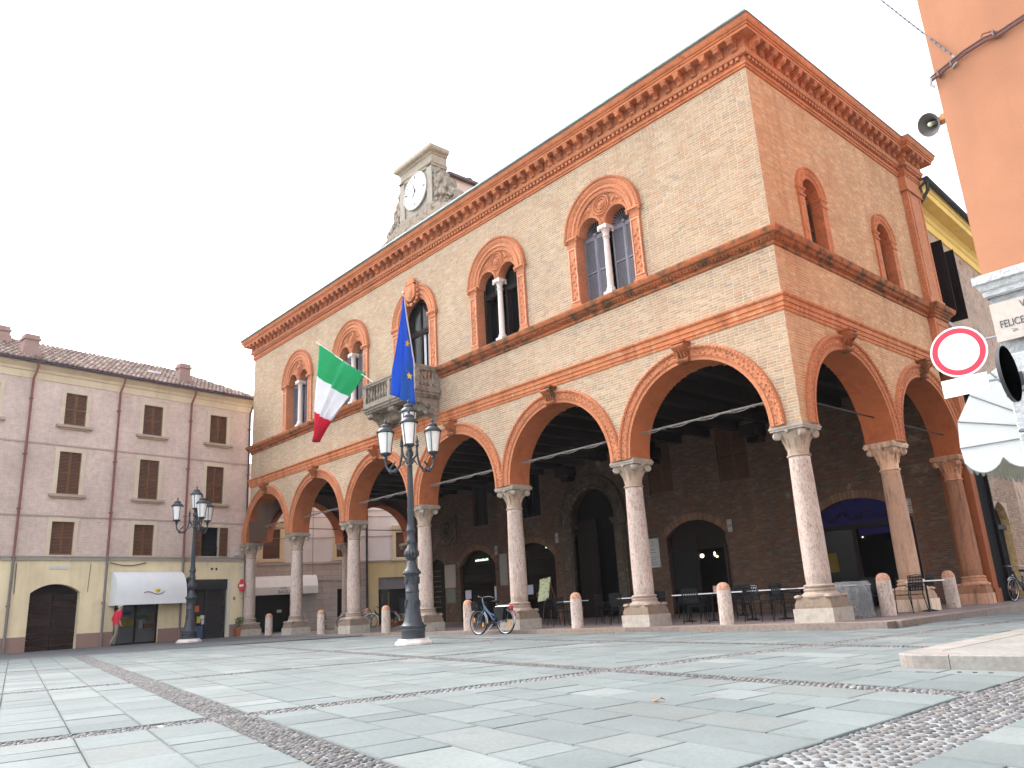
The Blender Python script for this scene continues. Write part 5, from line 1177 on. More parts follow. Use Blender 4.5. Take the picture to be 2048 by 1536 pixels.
def flagmat(src_, k):
    m = MT[src_].copy(); m.name = src_+'_translucent'; t = m.node_tree; b = t.nodes['Principled BSDF']; o = t.nodes['Material Output']
    tr = t.nodes.new('ShaderNodeBsdfTranslucent'); mx = t.nodes.new('ShaderNodeMixShader'); mx.inputs[0].default_value = k
    src = b.inputs['Base Color'].links[0].from_socket; t.links.new(src, tr.inputs['Color']); t.links.new(b.outputs[0], mx.inputs[1]); t.links.new(tr.outputs[0], mx.inputs[2]); t.links.new(mx.outputs[0], o.inputs['Surface']); return m
MT['flag'] = flagmat('cloth', .40); MT['canopy'] = flagmat('awning', .30)
IT = [((-17.98,-2.5,10.99),(-16.47,-1.4,9.56)),((-18.11,-2.5,9.71),(-17.25,-1.7,8.79)),((-18.28,-2.5,8.33),(-17.79,-2.1,7.89)),((-18.42,-2.45,7.14),(-18.32,-2.4,7.16))]
def itc(u, v): return (.045,.47,.19) if v < .333 else ((.84,.84,.87) if v < .667 else (.76,.035,.08))
def itf(u, v): a = min(1, u*3)*(.5+v); return Vector((0, -.13*math.sin(u*11+v*2)*a*(1-v*.5)-.06*math.sin(u*23+v*5)*a, 0)) + Vector((.03*math.sin(v*9)*(u < .05), 0, -.10*math.sin(u*math.pi)*(1-v)*.3))
flag('italian_flag', 'green white and red flag hanging from the slanted balcony pole', (-16.27,-1.15,9.22), (-18.05,-2.55,11.05), IT, itc, itf)
EU = [((-12.18, -2.48, 11.04), (-12.18, -2.46, 11.0)), ((-12.33, -2.46, 10.04), (-12.72, -1.9, 9.89)), ((-12.53, -2.45, 8.89), (-13.18, -1.4, 9.21)), ((-12.63, -2.44, 8.29), (-12.78, -1.8, 8.51)), ((-12.77, -2.42, 7.65), (-12.56, -2.0, 7.41))]
def euf(u, v): f = math.sin(u*9+1.6*v)*min(1, v*1.5); return Vector((.05*f, -.24*f-.07*math.sin(u*19+3*v)*min(1, v*2), 0))
flag('blue_star_flag', 'deep blue flag with yellow stars hanging beside the balcony door', (-13.55,-1.08,9.05), (-12.15,-2.5,11.15), EU, lambda u, v: (.045,.19,.74), euf, [(.42,.36,.14),(.40,.73,.15),(.72,.56,.10),(.82,.68,.10)])

# ================================================================== STREET LAMPS
def LS(q, prof, n): q.lathe([(r_*(.86 if z < .5 else .80), z) for r_, z in prof], n)
def make_lamp(loc, rz, label):
    e = empty('street_lamp', loc, rz, label, 'street lamp', 'cast iron lamp posts in the square')
    q = MB(); q.lathe([(.50,-.04),(.50,.04),(.42,.10),(.42,.13)], 8, sq=.5); q.build('footing', MT['whitestone'], e)
    q = MB()
    LS(q,[(.345,.12),(.345,.30),(.36,.32),(.36,.36),(.345,.38)], 24)
    LS(q,[(.35,.38),(.375,.40),(.37,.44),(.33,.47),(.295,.55),(.255,.70),(.225,.90),(.21,1.10),(.205,1.25),(.225,1.27),(.225,1.31),(.205,1.33),(.20,1.5),(.215,1.66),(.24,1.70),(.27,1.74),(.275,1.78),(.24,1.83),(.19,1.88),(.155,1.98),(.11,2.08)], 24)
    LS(q,[(.10,2.06),(.16,2.10),(.21,2.18),(.225,2.26),(.20,2.34),(.15,2.40),(.13,2.48),(.17,2.54),(.175,2.58),(.135,2.64),(.13,2.78),(.165,2.82),(.17,2.86),(.13,2.92),(.135,3.0)], 20)
    for k in range(24): a = R(15*k); q.sphere((.315*math.cos(a), .315*math.sin(a), .43), (.035,.035,.03), 5, 3); q.sphere((.215*math.cos(a), .215*math.sin(a), 1.75), (.03,.03,.035), 5, 3); 
    for k in range(14): a = 2*math.pi*k/14; q.sphere((.165*math.cos(a), .165*math.sin(a), 2.24), (.04,.04,.09), 5, 4)
    for k in range(4): 
        a = R(90*k+20); q.tube([(.17*math.cos(a+d), .17*math.sin(a+d), 1.60-.12*math.cos(d*4)) for d in (-.5,-.3,-.1,.1,.3,.5)], .028, 6)
        for d, z in ((-.18,.95),(-.1,1.02),(.02,.92),(.1,1.0),(.2,1.06),(0,.8)): q.sphere((.18*math.cos(a+d), .18*math.sin(a+d), z), (.035,.035,.05), 6, 4)
    q.build('pedestal', MT['iron'], e)
    n = 32; q = MB(); vs = []; H = [(2.98,.090),(3.3,.087),(4.0,.078),(4.62,.070)]
    for z, rad in H:
        for k in range(n): a = 2*math.pi*k/n; rd = rad*(1 if k % 2 else .88); vs.append((rd*math.cos(a), rd*math.sin(a), z))
    q.add(vs, [(i*n+k, i*n+(k+1) % n, (i+1)*n+(k+1) % n, (i+1)*n+k) for i in range(3) for k in range(n)], None, False); q.build('shaft', MT['iron'], e)
    q = MB(); q.lathe([(.07,4.60),(.105,4.63),(.11,4.68),(.08,4.72),(.075,4.80),(.105,4.86),(.11,4.92),(.08,4.98),(.075,5.06),(.09,5.12),(.12,5.18),(.10,5.24),(.06,5.28),(.07,5.34),(.09,5.40),(.05,5.44)], 18); q.build('collar', MT['iron'], e)
    for k in range(3):
        a = R(120*k); T = Matrix.Rotation(a, 4, 'Z'); q = MB(T)
        arm = [(.10,0,4.74),(.20,0,4.86),(.235,0,5.02),(.24,0,5.16)]; q.tube(arm, .032, 7); q.sphere((.24, 0, 5.24), (.05,.05,.075), 7, 5); q.tube([(.24,0,5.30),(.24,0,5.42)], [.03,.008], 6); q.lathe([(.03,5.1),(.055,5.13),(.055,5.16),(.03,5.19)], 8, c=(.24,0,0))
        u = [(.235,0,5.06),(.25,0,4.82),(.30,0,4.62),(.40,0,4.50),(.52,0,4.46),(.64,0,4.50),(.72,0,4.60),(.75,0,4.72),(.75,0,4.84)]; q.tube(u, [.026,.028,.031,.034,.036,.034,.031,.027,.024], 8)
        q.tube([(.52+.11*math.cos(t*.62)*(1-t/13), 0, 4.64+.13*math.sin(t*.62-1.4)*(1-t/13)) for t in range(11)], .019, 6)
        q.tube([(.17+.07*math.cos(t*.62)*(1-t/13), 0, 4.68+.08*math.sin(t*.62-1.4)*(1-t/13)) for t in range(11)], .015, 6)
        for x, z in ((.44,4.47),(.60,4.47)): q.sphere((x, 0, z), .06, 7, 5)
        q.lathe([(.03,4.80),(.06,4.84),(.045,4.88),(.07,4.93),(.05,4.96)], 10, c=(.75,0,0)); q.build('arm', MT['iron'], e)
        lantern(e, T @ Matrix.Translation((.75, 0, 4.95)))
    lantern(e, Matrix.Translation((0, 0, 5.42)))
    return e
def lantern(par, T):
    q = MB(T); n = 8
    q.lathe([(.13,0),(.15,.02),(.15,.05)], 8, sq=.5); q.lathe([(.235,.60),(.255,.615),(.255,.645),(.21,.66)], 16)
    q.lathe([(.215,.655),(.20,.70),(.15,.74),(.125,.76),(.135,.79),(.125,.82),(.07,.85),(.03,.87)], 16); q.lathe([(.012,.86),(.03,.89),(.04,.93),(.02,.97),(.004,1.01)], 8)
    for k in range(4): a = R(90*k+45); q.tube([(.148*math.cos(a), .148*math.sin(a), .03), (.222*math.cos(a), .222*math.sin(a), .61)], .012, 5); q.tube([(.08*math.cos(a), .08*math.sin(a), -.02), (.15*math.cos(a), .15*math.sin(a), .03)], .012, 5)
    q.lathe([(.02,-.06),(.05,-.04),(.05,0),(.12,.01)], 10)
    lo = q.build('lantern', MT['iron'], par)
    g = MB(T); g.lathe([(.138,.04),(.205,.605)], 20, col=(1,1,1)); g.build('lamp_glass', MT['lampglass'], lo)
a1 = math.atan2(CAM.y+4.66, CAM.x+8.83)
l1 = make_lamp((-8.83, -4.66, gz(-8.83)+.01), a1, 'dark iron lamp post before the balcony with flags above it')
l2 = copy_tree(l1, (-26.28, -3.89, gz(-26.28)+.01), a1+R(33), 'dark iron lamp post before the mauve row house', 1.02)

# ================================================================== BOLLARDS
def bollard(loc, label, src=None):
    if src: return copy_tree(src, loc, rng.uniform(0, 6), label)
    e = empty('bollard', loc, 0, label, 'bollard', 'round topped marble bollards round the portico')
    q = MB(); q.lathe([(.172,-.12),(.172,.0),(.168,.5),(.163,.80)], 22, col=(.60,.50,.44)); q.build('shaft', MT['marble'], e)
    q = MB(); q.lathe([(.163,.80),(.160,.84),(.15,.88),(.13,.925),(.10,.955),(.06,.975),(.02,.982)], 22, col=(.58,.31,.20)); q.build('rounded_top', MT['pink'], e); return e
mids = [c for c in fr_arch]
names = ['bollard between the corner column and the second column along the front', 'bollard in front of the dark cafe chairs beside the portal', 'bollard partly hidden behind the blue bicycle', 'bollard just left of the tall near lamp post', 'pinkish bollard standing before the stacked bicycles', 'leftmost bollard in front of the dark doorway']
b0 = None
for c, nm in zip(mids, names):
    loc = (c+.1, .25, 0.0); o = bollard(loc, nm, b0); b0 = b0 or o
bollard((-.05, 2.85, 0), 'orange topped bollard between the corner column and the next side column', b0); bollard((-.05, 6.9, 0), 'shaded bollard beside the brown end pier', b0); bollard((-L+1.9, 5.6, 0), 'brown shaded bollard inside the far end of the portico', b0)

# ================================================================== BICYCLES
def bicycle(loc, rz, label, fc, lean=0, basket=True, bags=True):
    e = empty('bicycle', loc, rz, label, 'bicycle'); e.rotation_euler = (R(lean), 0, rz)
    wb, rw_, h = 1.06, .335, .335
    fx, bx = -wb/2, wb/2
    def wheel(x, nm):
        q = MB(); q.tube([(x+rw_*math.cos(t*math.pi/18), 0, h+rw_*math.sin(t*math.pi/18)) for t in range(36)], .019, 7, closed=True, col=(1,1,1)); o = q.build(nm, MT['rubber'], e)
        q = MB(); q.tube([(x+(rw_-.027)*math.cos(t*math.pi/18), 0, h+(rw_-.027)*math.sin(t*math.pi/18)) for t in range(36)], .014, 6, closed=True, col=(1,1,1)); q.lathe([(.02,-.05),(.025,-.03),(.025,.03),(.02,.05)], 8, T=Matrix.Translation((x,0,h)) @ Matrix.Rotation(R(90), 4, 'X'))
        for k in range(20): a = 2*math.pi*k/20; q.tube([(x, .025*(-1)**k, h), (x+.31*math.cos(a), 0, h+.31*math.sin(a))], .0022, 3)
        q.build('rim', MT['steel'], o)
        q = MB(); q.box(x-.20, -.012, h+.02, x-.15, .012, h+.12, (.75,.22,.02)); q.box(x+.15, -.012, h-.12, x+.20, .012, h-.02, (.75,.30,.02)); q.build('reflector', MT['paint'], o)
    wheel(fx, 'front_wheel'); wheel(bx, 'rear_wheel')
    q = MB(); q.col = fc; sx, sz = .17, .85; hx, hz = fx+.22, .80; cx_, cz_ = .09, .29
    q.tube([(hx-.04, 0, hz+.08), (hx+.02, 0, hz-.14)], .022, 8); q.tube([(hx+.01, 0, hz-.10), (hx+.16, 0, .60), (cx_-.02, 0, cz_+.09)], .021, 8); q.tube([(hx-.01, 0, hz-.0), (hx+.20, 0, hz-.22), (cx_+.04, 0, cz_+.20)], .018, 8); q.tube([(cx_, 0, cz_), (sx, 0, sz-.12)], .019, 8)
    for s in (-.05, .05): q.tube([(cx_, s*.6, cz_), (bx, s, h)], .011, 6); q.tube([(sx-.02, s*.4, .72), (bx, s, h)], .010, 6); q.tube([(hx+.02, s*.6, hz-.14), (fx+.06, s, .50), (fx, s, h)], [.016,.014,.010], 6)
    q.build('frame', MT['paint'], e)
    q = MB(); q.tube([(hx-.04, 0, hz+.06), (hx-.07, 0, hz+.18), (hx-.06, 0, hz+.22)], .013, 6); q.tube([(hx+.10, -.28, hz+.20), (hx+.0, -.24, hz+.24), (hx-.10, -.10, hz+.23), (hx-.07, 0, hz+.20), (hx-.10, .10, hz+.23), (hx+.0, .24, hz+.24), (hx+.10, .28, hz+.20)], .012, 7); q.tube([(sx, 0, sz-.13), (sx+.02, 0, sz)], .013, 6)
    for x in (fx, bx): 
        a0, a1 = (60, 175) if x == fx else (5, 150); a0, a1 = (-5, 130) if x == fx else (-10, 135)
        q.tube([(x+.365*math.cos(R(a)), 0, h+.365*math.sin(R(a))) for a in np.linspace(a0, a1, 14)], .022, 5)
    q.tube([(cx_-.02, -.05, cz_-.02), (cx_-.17, -.20, 0.012)], .012, 6); q.build('handlebar_and_guards', MT['steel'], e)
    q = MB(); q.tube([(hx+.10, -.28, hz+.20), (hx+.20, -.30, hz+.17)], .017, 7); q.build('grip', MT['rubber'], e); q = MB(); q.tube([(hx+.10, .28, hz+.20), (hx+.20, .30, hz+.17)], .017, 7); q.build('grip', MT['rubber'], e)
    q = MB(); q.sphere((sx+.04, 0, sz+.03), (.12,.09,.04), 10, 6); q.sphere((sx-.09, 0, sz+.035), (.10,.035,.03), 8, 5); q.build('saddle', MT['rubber'], e)
    q = MB(); q.lathe([(.085,-.006),(.085,.006)], 16, T=Matrix.Translation((cx_, -.05, cz_)) @ Matrix.Rotation(R(90), 4, 'X'))
    q.tube([(cx_, -.07, cz_), (cx_+.15, -.08, cz_+.06)], .010, 6); q.tube([(cx_, .07, cz_), (cx_-.15, .08, cz_-.06)], .010, 6); q.box(cx_+.11, -.16, cz_+.05, cx_+.19, -.08, cz_+.075); q.box(cx_-.19, .08, cz_-.07, cx_-.11, .16, cz_-.045)
    q.box(cx_, -.065, cz_+.06, bx, -.045, h+.05); q.build('chainset', MT['rubber'], e)
    q = MB(); q.tube([(bx-.34, -.05, .735), (bx+.20, -.06, .735), (bx+.20, .06, .735), (bx-.34, .05, .735)], .008, 5); q.tube([(bx, -.05, h), (bx+.05, -.06, .735)], .006, 5); q.tube([(bx, .05, h), (bx+.05, .06, .735)], .006, 5)
    for k in range(4): q.box(bx-.3+.13*k, -.06, .73, bx-.28+.13*k, .06, .745)
    q.build('carrier', MT['steel'], e)
    q = MB(); q.box(bx+.20, -.05, .66, bx+.25, .05, .74, (.75,.02,.02)); q.sphere((bx+.36, 0, .50), (.02,.03,.05), 6, 4, col=(.7,.03,.05)); q.build('rear_light', MT['paint'], e)
    q = MB(); q.sphere((fx+.02, -.02, .74), (.05,.045,.045), 8, 5, col=(.6,.6,.6)); q.build('front_light', MT['steel'], e)
    if basket:
        q = MB(); bx0 = hx-.36
        for z0, z1 in ((.66,.675),(.73,.745),(.80,.815),(.875,.895)):
            k = .02*(z1-.66)/.23; q.tube([(bx0-k, -.16-k, z0), (bx0+.25+k, -.16-k, z0), (bx0+.25+k, .16+k, z0), (bx0-k, .16+k, z0)], .008, 5, closed=True)
        q.add([(bx0, -.15, .66), (bx0+.25, -.15, .66), (bx0+.25, .15, .66), (bx0, .15, .66), (bx0-.02, -.175, .88), (bx0+.27, -.175, .88), (bx0+.27, .175, .88), (bx0-.02, .175, .88)], [(0,1,2,3),(0,1,5,4),(1,2,6,5),(2,3,7,6),(3,0,4,7)]); q.build('basket', MT['rubber'], e)
    if bags:
        q = MB()
        for s in (-1, 1): q.add([(bx-.30, s*.07, .72), (bx+.12, s*.07, .72), (bx+.06, s*.08, .38), (bx-.22, s*.08, .40), (bx-.30, s*.19, .71), (bx+.12, s*.19, .71), (bx+.06, s*.21, .40), (bx-.22, s*.21, .42)], [(0,1,2,3),(4,5,6,7),(0,4,5,1),(1,5,6,2),(2,6,7,3),(3,7,4,0)])
        q.build('pannier', MT['rubber'], e)
    return e
bicycle((-10.30, -.80, gz(-10.4)+.002), R(5), 'blue step-through bicycle with basket parked before the third column', (.07,.14,.24), lean=-3).scale = (1.07, 1.07, 1.07)
bicycle((.34, 11.3, .004), R(82), 'dark bicycle leaning beside the right end pier', (.03,.035,.04), lean=4, basket=False, bags=False)
bicycle((-27.3, 4.6, .004), R(62), 'blue bicycle by the inner left column of the portico', (.03,.10,.40), lean=-4, basket=False, bags=False)
bicycle((-26.4, 5.6, .004), R(48), 'black bicycle beside a blue one deep in the portico', (.02,.02,.022), lean=-4, basket=False)

# ================================================================== CAFE FURNITURE
def make_chair(loc, rz, label):
    e = empty('cafe_chair', loc, rz, label, 'chair', 'dark metal cafe chairs in the portico')
    q = MB(); q.col = (.008,.008,.010)
    for s in (-1, 1):
        q.tube([(s*.25, .25, 0), (s*.24, .23, .43), (s*.25, .20, .64), (s*.25, -.16, .66), (s*.23, -.24, .60)], .012, 6); q.tube([(s*.24, -.27, 0), (s*.22, -.19, .43), (s*.22, -.27, .88)], .012, 6)
    q.tube([(-.22, -.27, .88), (0, -.30, .90), (.22, -.27, .88)], .012, 6); q.build('frame', MT['chair'], e)
    q = MB(); q.col = (.009,.009,.011)
    for k in range(9): y = -.19+k*.05; q.box(-.225, y, .43, .225, y+.032, .442)
    for k in range(4): x = -.2+k*.125; q.box(x, -.19, .424, x+.03, .24, .43)
    q.build('seat', MT['chair'], e)
    q = MB(); q.col = (.009,.009,.011)
    for k in range(9): x = -.205+k*.048; q.add([(x, -.2-.0, .52), (x+.026, -.2, .52), (x+.026, -.285, .87), (x, -.285, .87), (x, -.21, .52), (x+.026, -.21, .52), (x+.026, -.295, .87), (x, -.295, .87)], [(0,1,2,3),(7,6,5,4),(0,4,5,1),(1,5,6,2),(2,6,7,3),(3,7,4,0)])
    for z in (.52,.60,.68,.76,.83): y = -.2-(z-.52)*.243; q.box(-.21, y-.014, z, .21, y-.002, z+.03)
    q.build('backrest', MT['chair'], e); return e
chairs = [((-11.0,2.7),-80,'dark chair left of the first small table, beside the menu board'),((-9.75,1.75),5,'dark chair behind the second bollard from the corner'),((-9.2,3.4),95,'dark chair between the second bollard and the portal'),((-8.45,2.3),-80,'dark chair seen side on left of the seated guest'),((-7.35,1.75),4,'dark mesh chair directly in front of the seated guest'),((-5.95,1.5),-70,'dark chair just right of the second column'),((-5.55,2.9),-60,'dark chair half behind the chair by the second column'),((-4.35,1.2),6,'dark mesh chair left of the bollard nearest the corner'),((-4.55,3.3),175,'dark chair facing out across the long white table'),((-3.55,2.0),100,'dark chair behind the bollard nearest the corner'),((-2.65,1.45),3,'dark mesh chair in the middle of the last bay'),((-2.1,3.0),160,'dark chair on the far side of the last bay table'),((-1.75,1.3),-85,'dark chair seen side on left of the corner column'),((.0,4.1),70,'dark chair between the side bollards'),((-.75,3.9),10,'dark chair behind the plastic covered stack'),((-.4,5.9),90,'dark chair behind the second side column'),((-12.4,2.2),60,'dark chair behind the third column base')]
c0 = None; r = random.Random(4)
for (x, y), a, lb in chairs:
    if c0 is None: c0 = make_chair((x, y, 0), R(a), lb)
    else: copy_tree(c0, (x, y, 0), R(a+r.uniform(-6, 6)), lb)
for i, (x, y) in enumerate([(-3.1,5.0),(-4.6,5.4),(-6.2,5.1),(-7.6,5.4),(-1.6,5.2),(-3.0,6.6),(-5.0,6.7),(-1.4,6.8),(-8.8,5.2),(-6.6,6.8)]):
    copy_tree(c0, (x, y, 0), R(r.choice([0, 90, 180, -90])+r.uniform(-12, 12)), 'dark metal cafe chair standing in the shaded rows at the back')
def make_table(loc, w_, label):
    e = empty('cafe_table', loc, 0, label, 'table', 'white topped cafe tables in the portico')
    q = MB(); q.box(-w_/2, -.36, .725, w_/2, .36, .752, (.80,.80,.78)); q.build('tabletop', MT['paint'], e)
    q = MB(); q.col = (.010,.010,.012); n = 2 if w_ > 1 else 1
    for k in range(n):
        x = 0 if n == 1 else (-1 if k == 0 else 1)*w_*.3
        q.tube([(x, 0, .05), (x, 0, .725)], .025, 8); q.lathe([(.2,0),(.19,.02),(.04,.05)], 12, c=(x, 0, 0))
    q.tube([(-w_/2+.05, -.3, .70), (w_/2-.05, -.3, .70)], .012, 5); q.build('pedestal', MT['chair'], e); return e
for x, y, w_, lb in ((-10.35,2.8,.75,'small white table right of the menu board'),(-7.7,2.8,.8,'white table at which the guest sits'),(-5.0,2.35,1.35,'long white table right of the second column'),(-2.95,2.4,1.6,'longest white table in the last bay of the front'),(-1.05,2.35,1.5,'white table behind the corner column'),(-13.2,2.6,.7,'white table behind the third column'),(-3.8,5.8,.8,'white table at the back of the last bay'),(-6.0,6.0,.8,'white table at the back of the second bay'),(.1,4.9,.7,'white table between the two side columns')): make_table((x, y, 0), w_, lb)
def small(name, label, cat, build):
    q = MB(); build(q); return tag(q.build(name, MT['paint']), label, cat)
small('napkin_holder', 'white napkin holder on the longest white table', 'napkin holder', lambda q: q.box(-3.3, 2.3, .753, -3.18, 2.42, .88, (.8,.8,.78)))
small('salt_cellar', 'small grey tin beside the white napkin holder', 'tin', lambda q: q.lathe([(.05,.753),(.055,.76),(.055,.83),(.04,.84)], 10, c=(-3.47, 2.3, 0), col=(.4,.38,.45)))
small('menu_card', 'brownish menu block on the long table by the second column', 'menu', lambda q: q.box(-4.48, 2.3, .753, -4.36, 2.4, .93, (.35,.18,.16)))
# plastic-covered stack
e = empty('covered_stack', (-.35, 1.75, 0), R(-4), 'stack under a clear grey plastic sheet beside the corner column', 'covered stack')
q = MB()
for k in range(3): q.box(-.26, -.20, .12+.2*k, .26, .22, .2+.2*k, (.10,.10,.11))
q.build('stacked_boxes', MT['matt'], e)
q = MB(); n = 14; vs = []
r = random.Random(2)
for j, z in enumerate((.02, .2, .4, .6, .78, .82)):
    for k in range(24):
        a = 2*math.pi*k/24; m = max(abs(math.cos(a)), abs(math.sin(a))); rad = (.34/m)*(1 if j < 4 else (.97 if j == 4 else .85))+r.uniform(-.014, .014); vs.append((rad*math.cos(a), rad*.85*math.sin(a), z+r.uniform(-.012, .012)))
q.add(vs, [(j*24+k, j*24+(k+1) % 24, (j+1)*24+(k+1) % 24, (j+1)*24+k) for j in range(5) for k in range(24)]+[tuple(5*24+k for k in range(24))], None, True); q.build('plastic_sheet', MT['plastic'], e)
# menu easel
e = empty('menu_easel', (-12.3, 3.4, 0), R(-14), 'green and cream menu board on a wooden easel behind the third column', 'menu board')
T = Matrix.Translation((0, 0, 1.2)) @ Matrix.Rotation(R(-13), 4, 'X') @ Matrix.Rotation(R(-4), 4, 'Y')
q = MB(T); q.box(-.36, -.012, -.40, .36, .012, .40, (.42,.44,.27)); bo = q.build('board', MT['matt'], e)
q = MB(T); r = random.Random(1)
for k in range(22): x, z = r.uniform(-.30, .2), r.uniform(-.35, .33); q.box(x, -.016, z, x+r.uniform(.06, .16), -.0125, z+.018, r.choice([(.5,.18,.06),(.25,.28,.15),(.6,.55,.30),(.16,.20,.14)]))
for k in range(26): a = r.uniform(0, 6.28); s = max(abs(math.cos(a)), abs(math.sin(a))); x, z = .34*math.cos(a)/s, .38*math.sin(a)/s; q.box(x-.025, -.018, z-.025, x+.025, -.013, z+.025, r.choice([(.08,.09,.07),(.12,.15,.08),(.5,.45,.15)]))
q.build('board_print', MT['matt'], bo)
q = MB()
for s in (-.3, .3): q.tube([(s, .02, 0), (s*.6, .20, 1.55)], .016, 6, col=(.12,.08,.06))
q.tube([(.1, .6, 0), (.05, .22, 1.5)], .016, 6, col=(.35,.12,.05)); q.build('easel_legs', MT['matt'], e)

# ================================================================== PEOPLE
def figure(name, loc, rz, label, J, E, rad, colf, extra=None):
    e = empty(name, loc, rz, label, 'person')
    me = bpy.data.meshes.new('body'); keys = list(J); ix = {k: i for i, k in enumerate(keys)}
    me.from_pydata([J[k] for k in keys], [(ix[a], ix[b]) for a, b in E], []); o = bpy.data.objects.new('body', me); link(o)
    o.modifiers.new('s', 'SKIN'); me.skin_vertices.new() if not me.skin_vertices else None
    for k in keys:
        sv = me.skin_vertices[0].data[ix[k]]; rd = rad[k]; sv.radius = rd if isinstance(rd, tuple) else (rd, rd); sv.use_root = (k == 'pelvis')
    o.modifiers.new('u', 'SUBSURF').levels = 2; dg = bpy.context.evaluated_depsgraph_get(); dg.update()
    m2 = bpy.data.meshes.new_from_object(o.evaluated_get(dg)); bpy.data.objects.remove(o)
    m2.polygons.foreach_set('use_smooth', [True]*len(m2.polygons))
    a = m2.color_attributes.new('Col', 'FLOAT_COLOR', 'CORNER'); c = []
    for p in m2.polygons: c += list((*colf(p.center), 1))*p.loop_total
    a.data.foreach_set('color', c); m2.materials.clear(); m2.materials.append(MT['skin']); b = bpy.data.objects.new('body', m2); link(b, e)
    if extra: extra(e)
    return e
SK = (.48,.27,.19)
J = dict(pelvis=(0,0,.93), belly=(0,-.01,1.08), chest=(0,-.06,1.28), neck=(0,-.11,1.44), head=(0,-.17,1.55), crown=(0,-.185,1.66), nose=(0,-.27,1.555),
    shl=(.17,-.07,1.37), ell=(.24,.02,1.10), wrl=(.23,-.08,.88), hal=(.22,-.11,.80), shr=(-.17,-.07,1.37), elr=(-.24,.03,1.10), wrr=(-.22,-.06,.87), har=(-.21,-.09,.79),
    hpl=(.09,.01,.88), knl=(.10,-.14,.50), anl=(.10,.0,.09), tol=(.10,-.15,.03), hpr=(-.09,.01,.88), knr=(-.10,.05,.48), anr=(-.10,.27,.12), tor=(-.10,.16,.03))
E_ = [('pelvis','belly'),('belly','chest'),('chest','neck'),('neck','head'),('head','crown'),('head','nose'),('chest','shl'),('shl','ell'),('ell','wrl'),('wrl','hal'),('chest','shr'),('shr','elr'),('elr','wrr'),('wrr','har'),('pelvis','hpl'),('hpl','knl'),('knl','anl'),('anl','tol'),('pelvis','hpr'),('hpr','knr'),('knr','anr'),('anr','tor')]
RD = dict(pelvis=(.16,.12), belly=(.165,.14), chest=(.17,.12), neck=.055, head=(.085,.10), crown=(.06,.07), nose=.014, shl=.075, ell=.05, wrl=.034, hal=.035, shr=.075, elr=.05, wrr=.034, har=.035, hpl=.10, knl=.068, anl=.05, tol=.042, hpr=.10, knr=.068, anr=.05, tor=.042)
def red_walker(c):
    if c.z > 1.50: return (.42,.40,.38) if (c.z > 1.60 or c.y > -.14) else SK
    if c.z > 1.43: return SK if abs(c.x) < .08 else (.55,.03,.06)
    if c.z < .09: return (.06,.045,.04)
    if abs(c.x) > .185 and c.z < 1.02: return SK
    if c.z > .86: return (.55,.03,.06)
    return (.22,.20,.165)
def walker_extra(e):
    q = MB()
    for s in (1, -1):
        x = .225*s
        for k in range(4): q.tube([(x-.018+.012*k, -.10-.006*k, .80), (x-.018+.012*k, -.12-.008*k, .755), (x-.014+.012*k, -.125-.008*k, .725+.006*abs(k-1.5))], [.010,.009,.007], 5, col=SK)
        q.tube([(x-.02*s, -.12, .83), (x-.03*s, -.145, .80), (x-.03*s, -.155, .775)], [.011,.010,.008], 5, col=SK)
    q.build('fingers', MT['skin'], e)
    q = MB()
    for s in (-1, 1): q.sphere((s*.034, -.252, 1.585), (.012,.008,.009), 6, 4, col=(.08,.06,.05)); q.sphere((s*.088, -.165, 1.565), (.014,.025,.034), 6, 4, col=SK)
    q.tube([(-.025, -.262, 1.515), (0, -.268, 1.513), (.025, -.262, 1.515)], .006, 5, col=(.33,.13,.10)); q.build('face', MT['skin'], e)
    q = MB(); q.sphere((0, -.155, 1.625), (.092,.105,.065), 10, 6, col=(.45,.43,.41)); q.sphere((0, -.10, 1.59), (.085,.06,.075), 8, 5, col=(.40,.38,.36)); q.build('hair', MT['skin'], e)
figure('person', (-28.7, -6.1, gz(-28.7)+.005), R(98-90+180+10), 'person in a red shirt and grey trousers walking past the shop window', J, E_, RD, red_walker, walker_extra)
J2 = dict(pelvis=(0,0,.50), belly=(0,.02,.66), chest=(0,.0,.88), neck=(0,-.03,1.05), head=(0,-.06,1.16), crown=(0,-.06,1.26), nose=(0,-.16,1.155), shl=(.17,0,.96), ell=(.25,-.12,.76), wrl=(.14,-.34,.77), hal=(.09,-.41,.775), shr=(-.17,0,.96), elr=(-.25,-.12,.76), wrr=(-.14,-.34,.77), har=(-.09,-.41,.775), hpl=(.09,-.04,.49), knl=(.11,-.44,.50), anl=(.11,-.42,.09), tol=(.11,-.56,.03), hpr=(-.09,-.04,.49), knr=(-.11,-.44,.50), anr=(-.11,-.42,.09), tor=(-.11,-.56,.03))
def guest(c):
    if c.z > 1.08: return (.10,.075,.06) if (c.z > 1.2 or c.y > -.08) else SK
    if c.z > 1.03 and abs(c.x) < .08: return SK
    if c.y < -.36 and c.z > .7: return SK
    if c.z < .08: return (.03,.03,.03)
    return (.05,.05,.07) if c.z > .56 else (.06,.06,.08)
def guest_extra(e):
    q = MB()
    for s in (1, -1):
        for k in range(4): q.tube([(s*.09-.018+.012*k, -.43, .785), (s*.085-.018+.012*k, -.475, .783), (s*.08-.018+.012*k, -.50, .77)], [.010,.009,.007], 5, col=SK)
        q.tube([(s*.06, -.40, .785), (s*.04, -.43, .785), (s*.03, -.455, .78)], [.011,.010,.008], 5, col=SK)
    q.build('fingers', MT['skin'], e); q = MB(); q.sphere((0, -.04, 1.225), (.095,.11,.075), 10, 6, col=(.10,.07,.055)); q.sphere((0, .0, 1.17), (.088,.07,.09), 8, 5, col=(.10,.07,.055)); q.build('hair', MT['skin'], e)
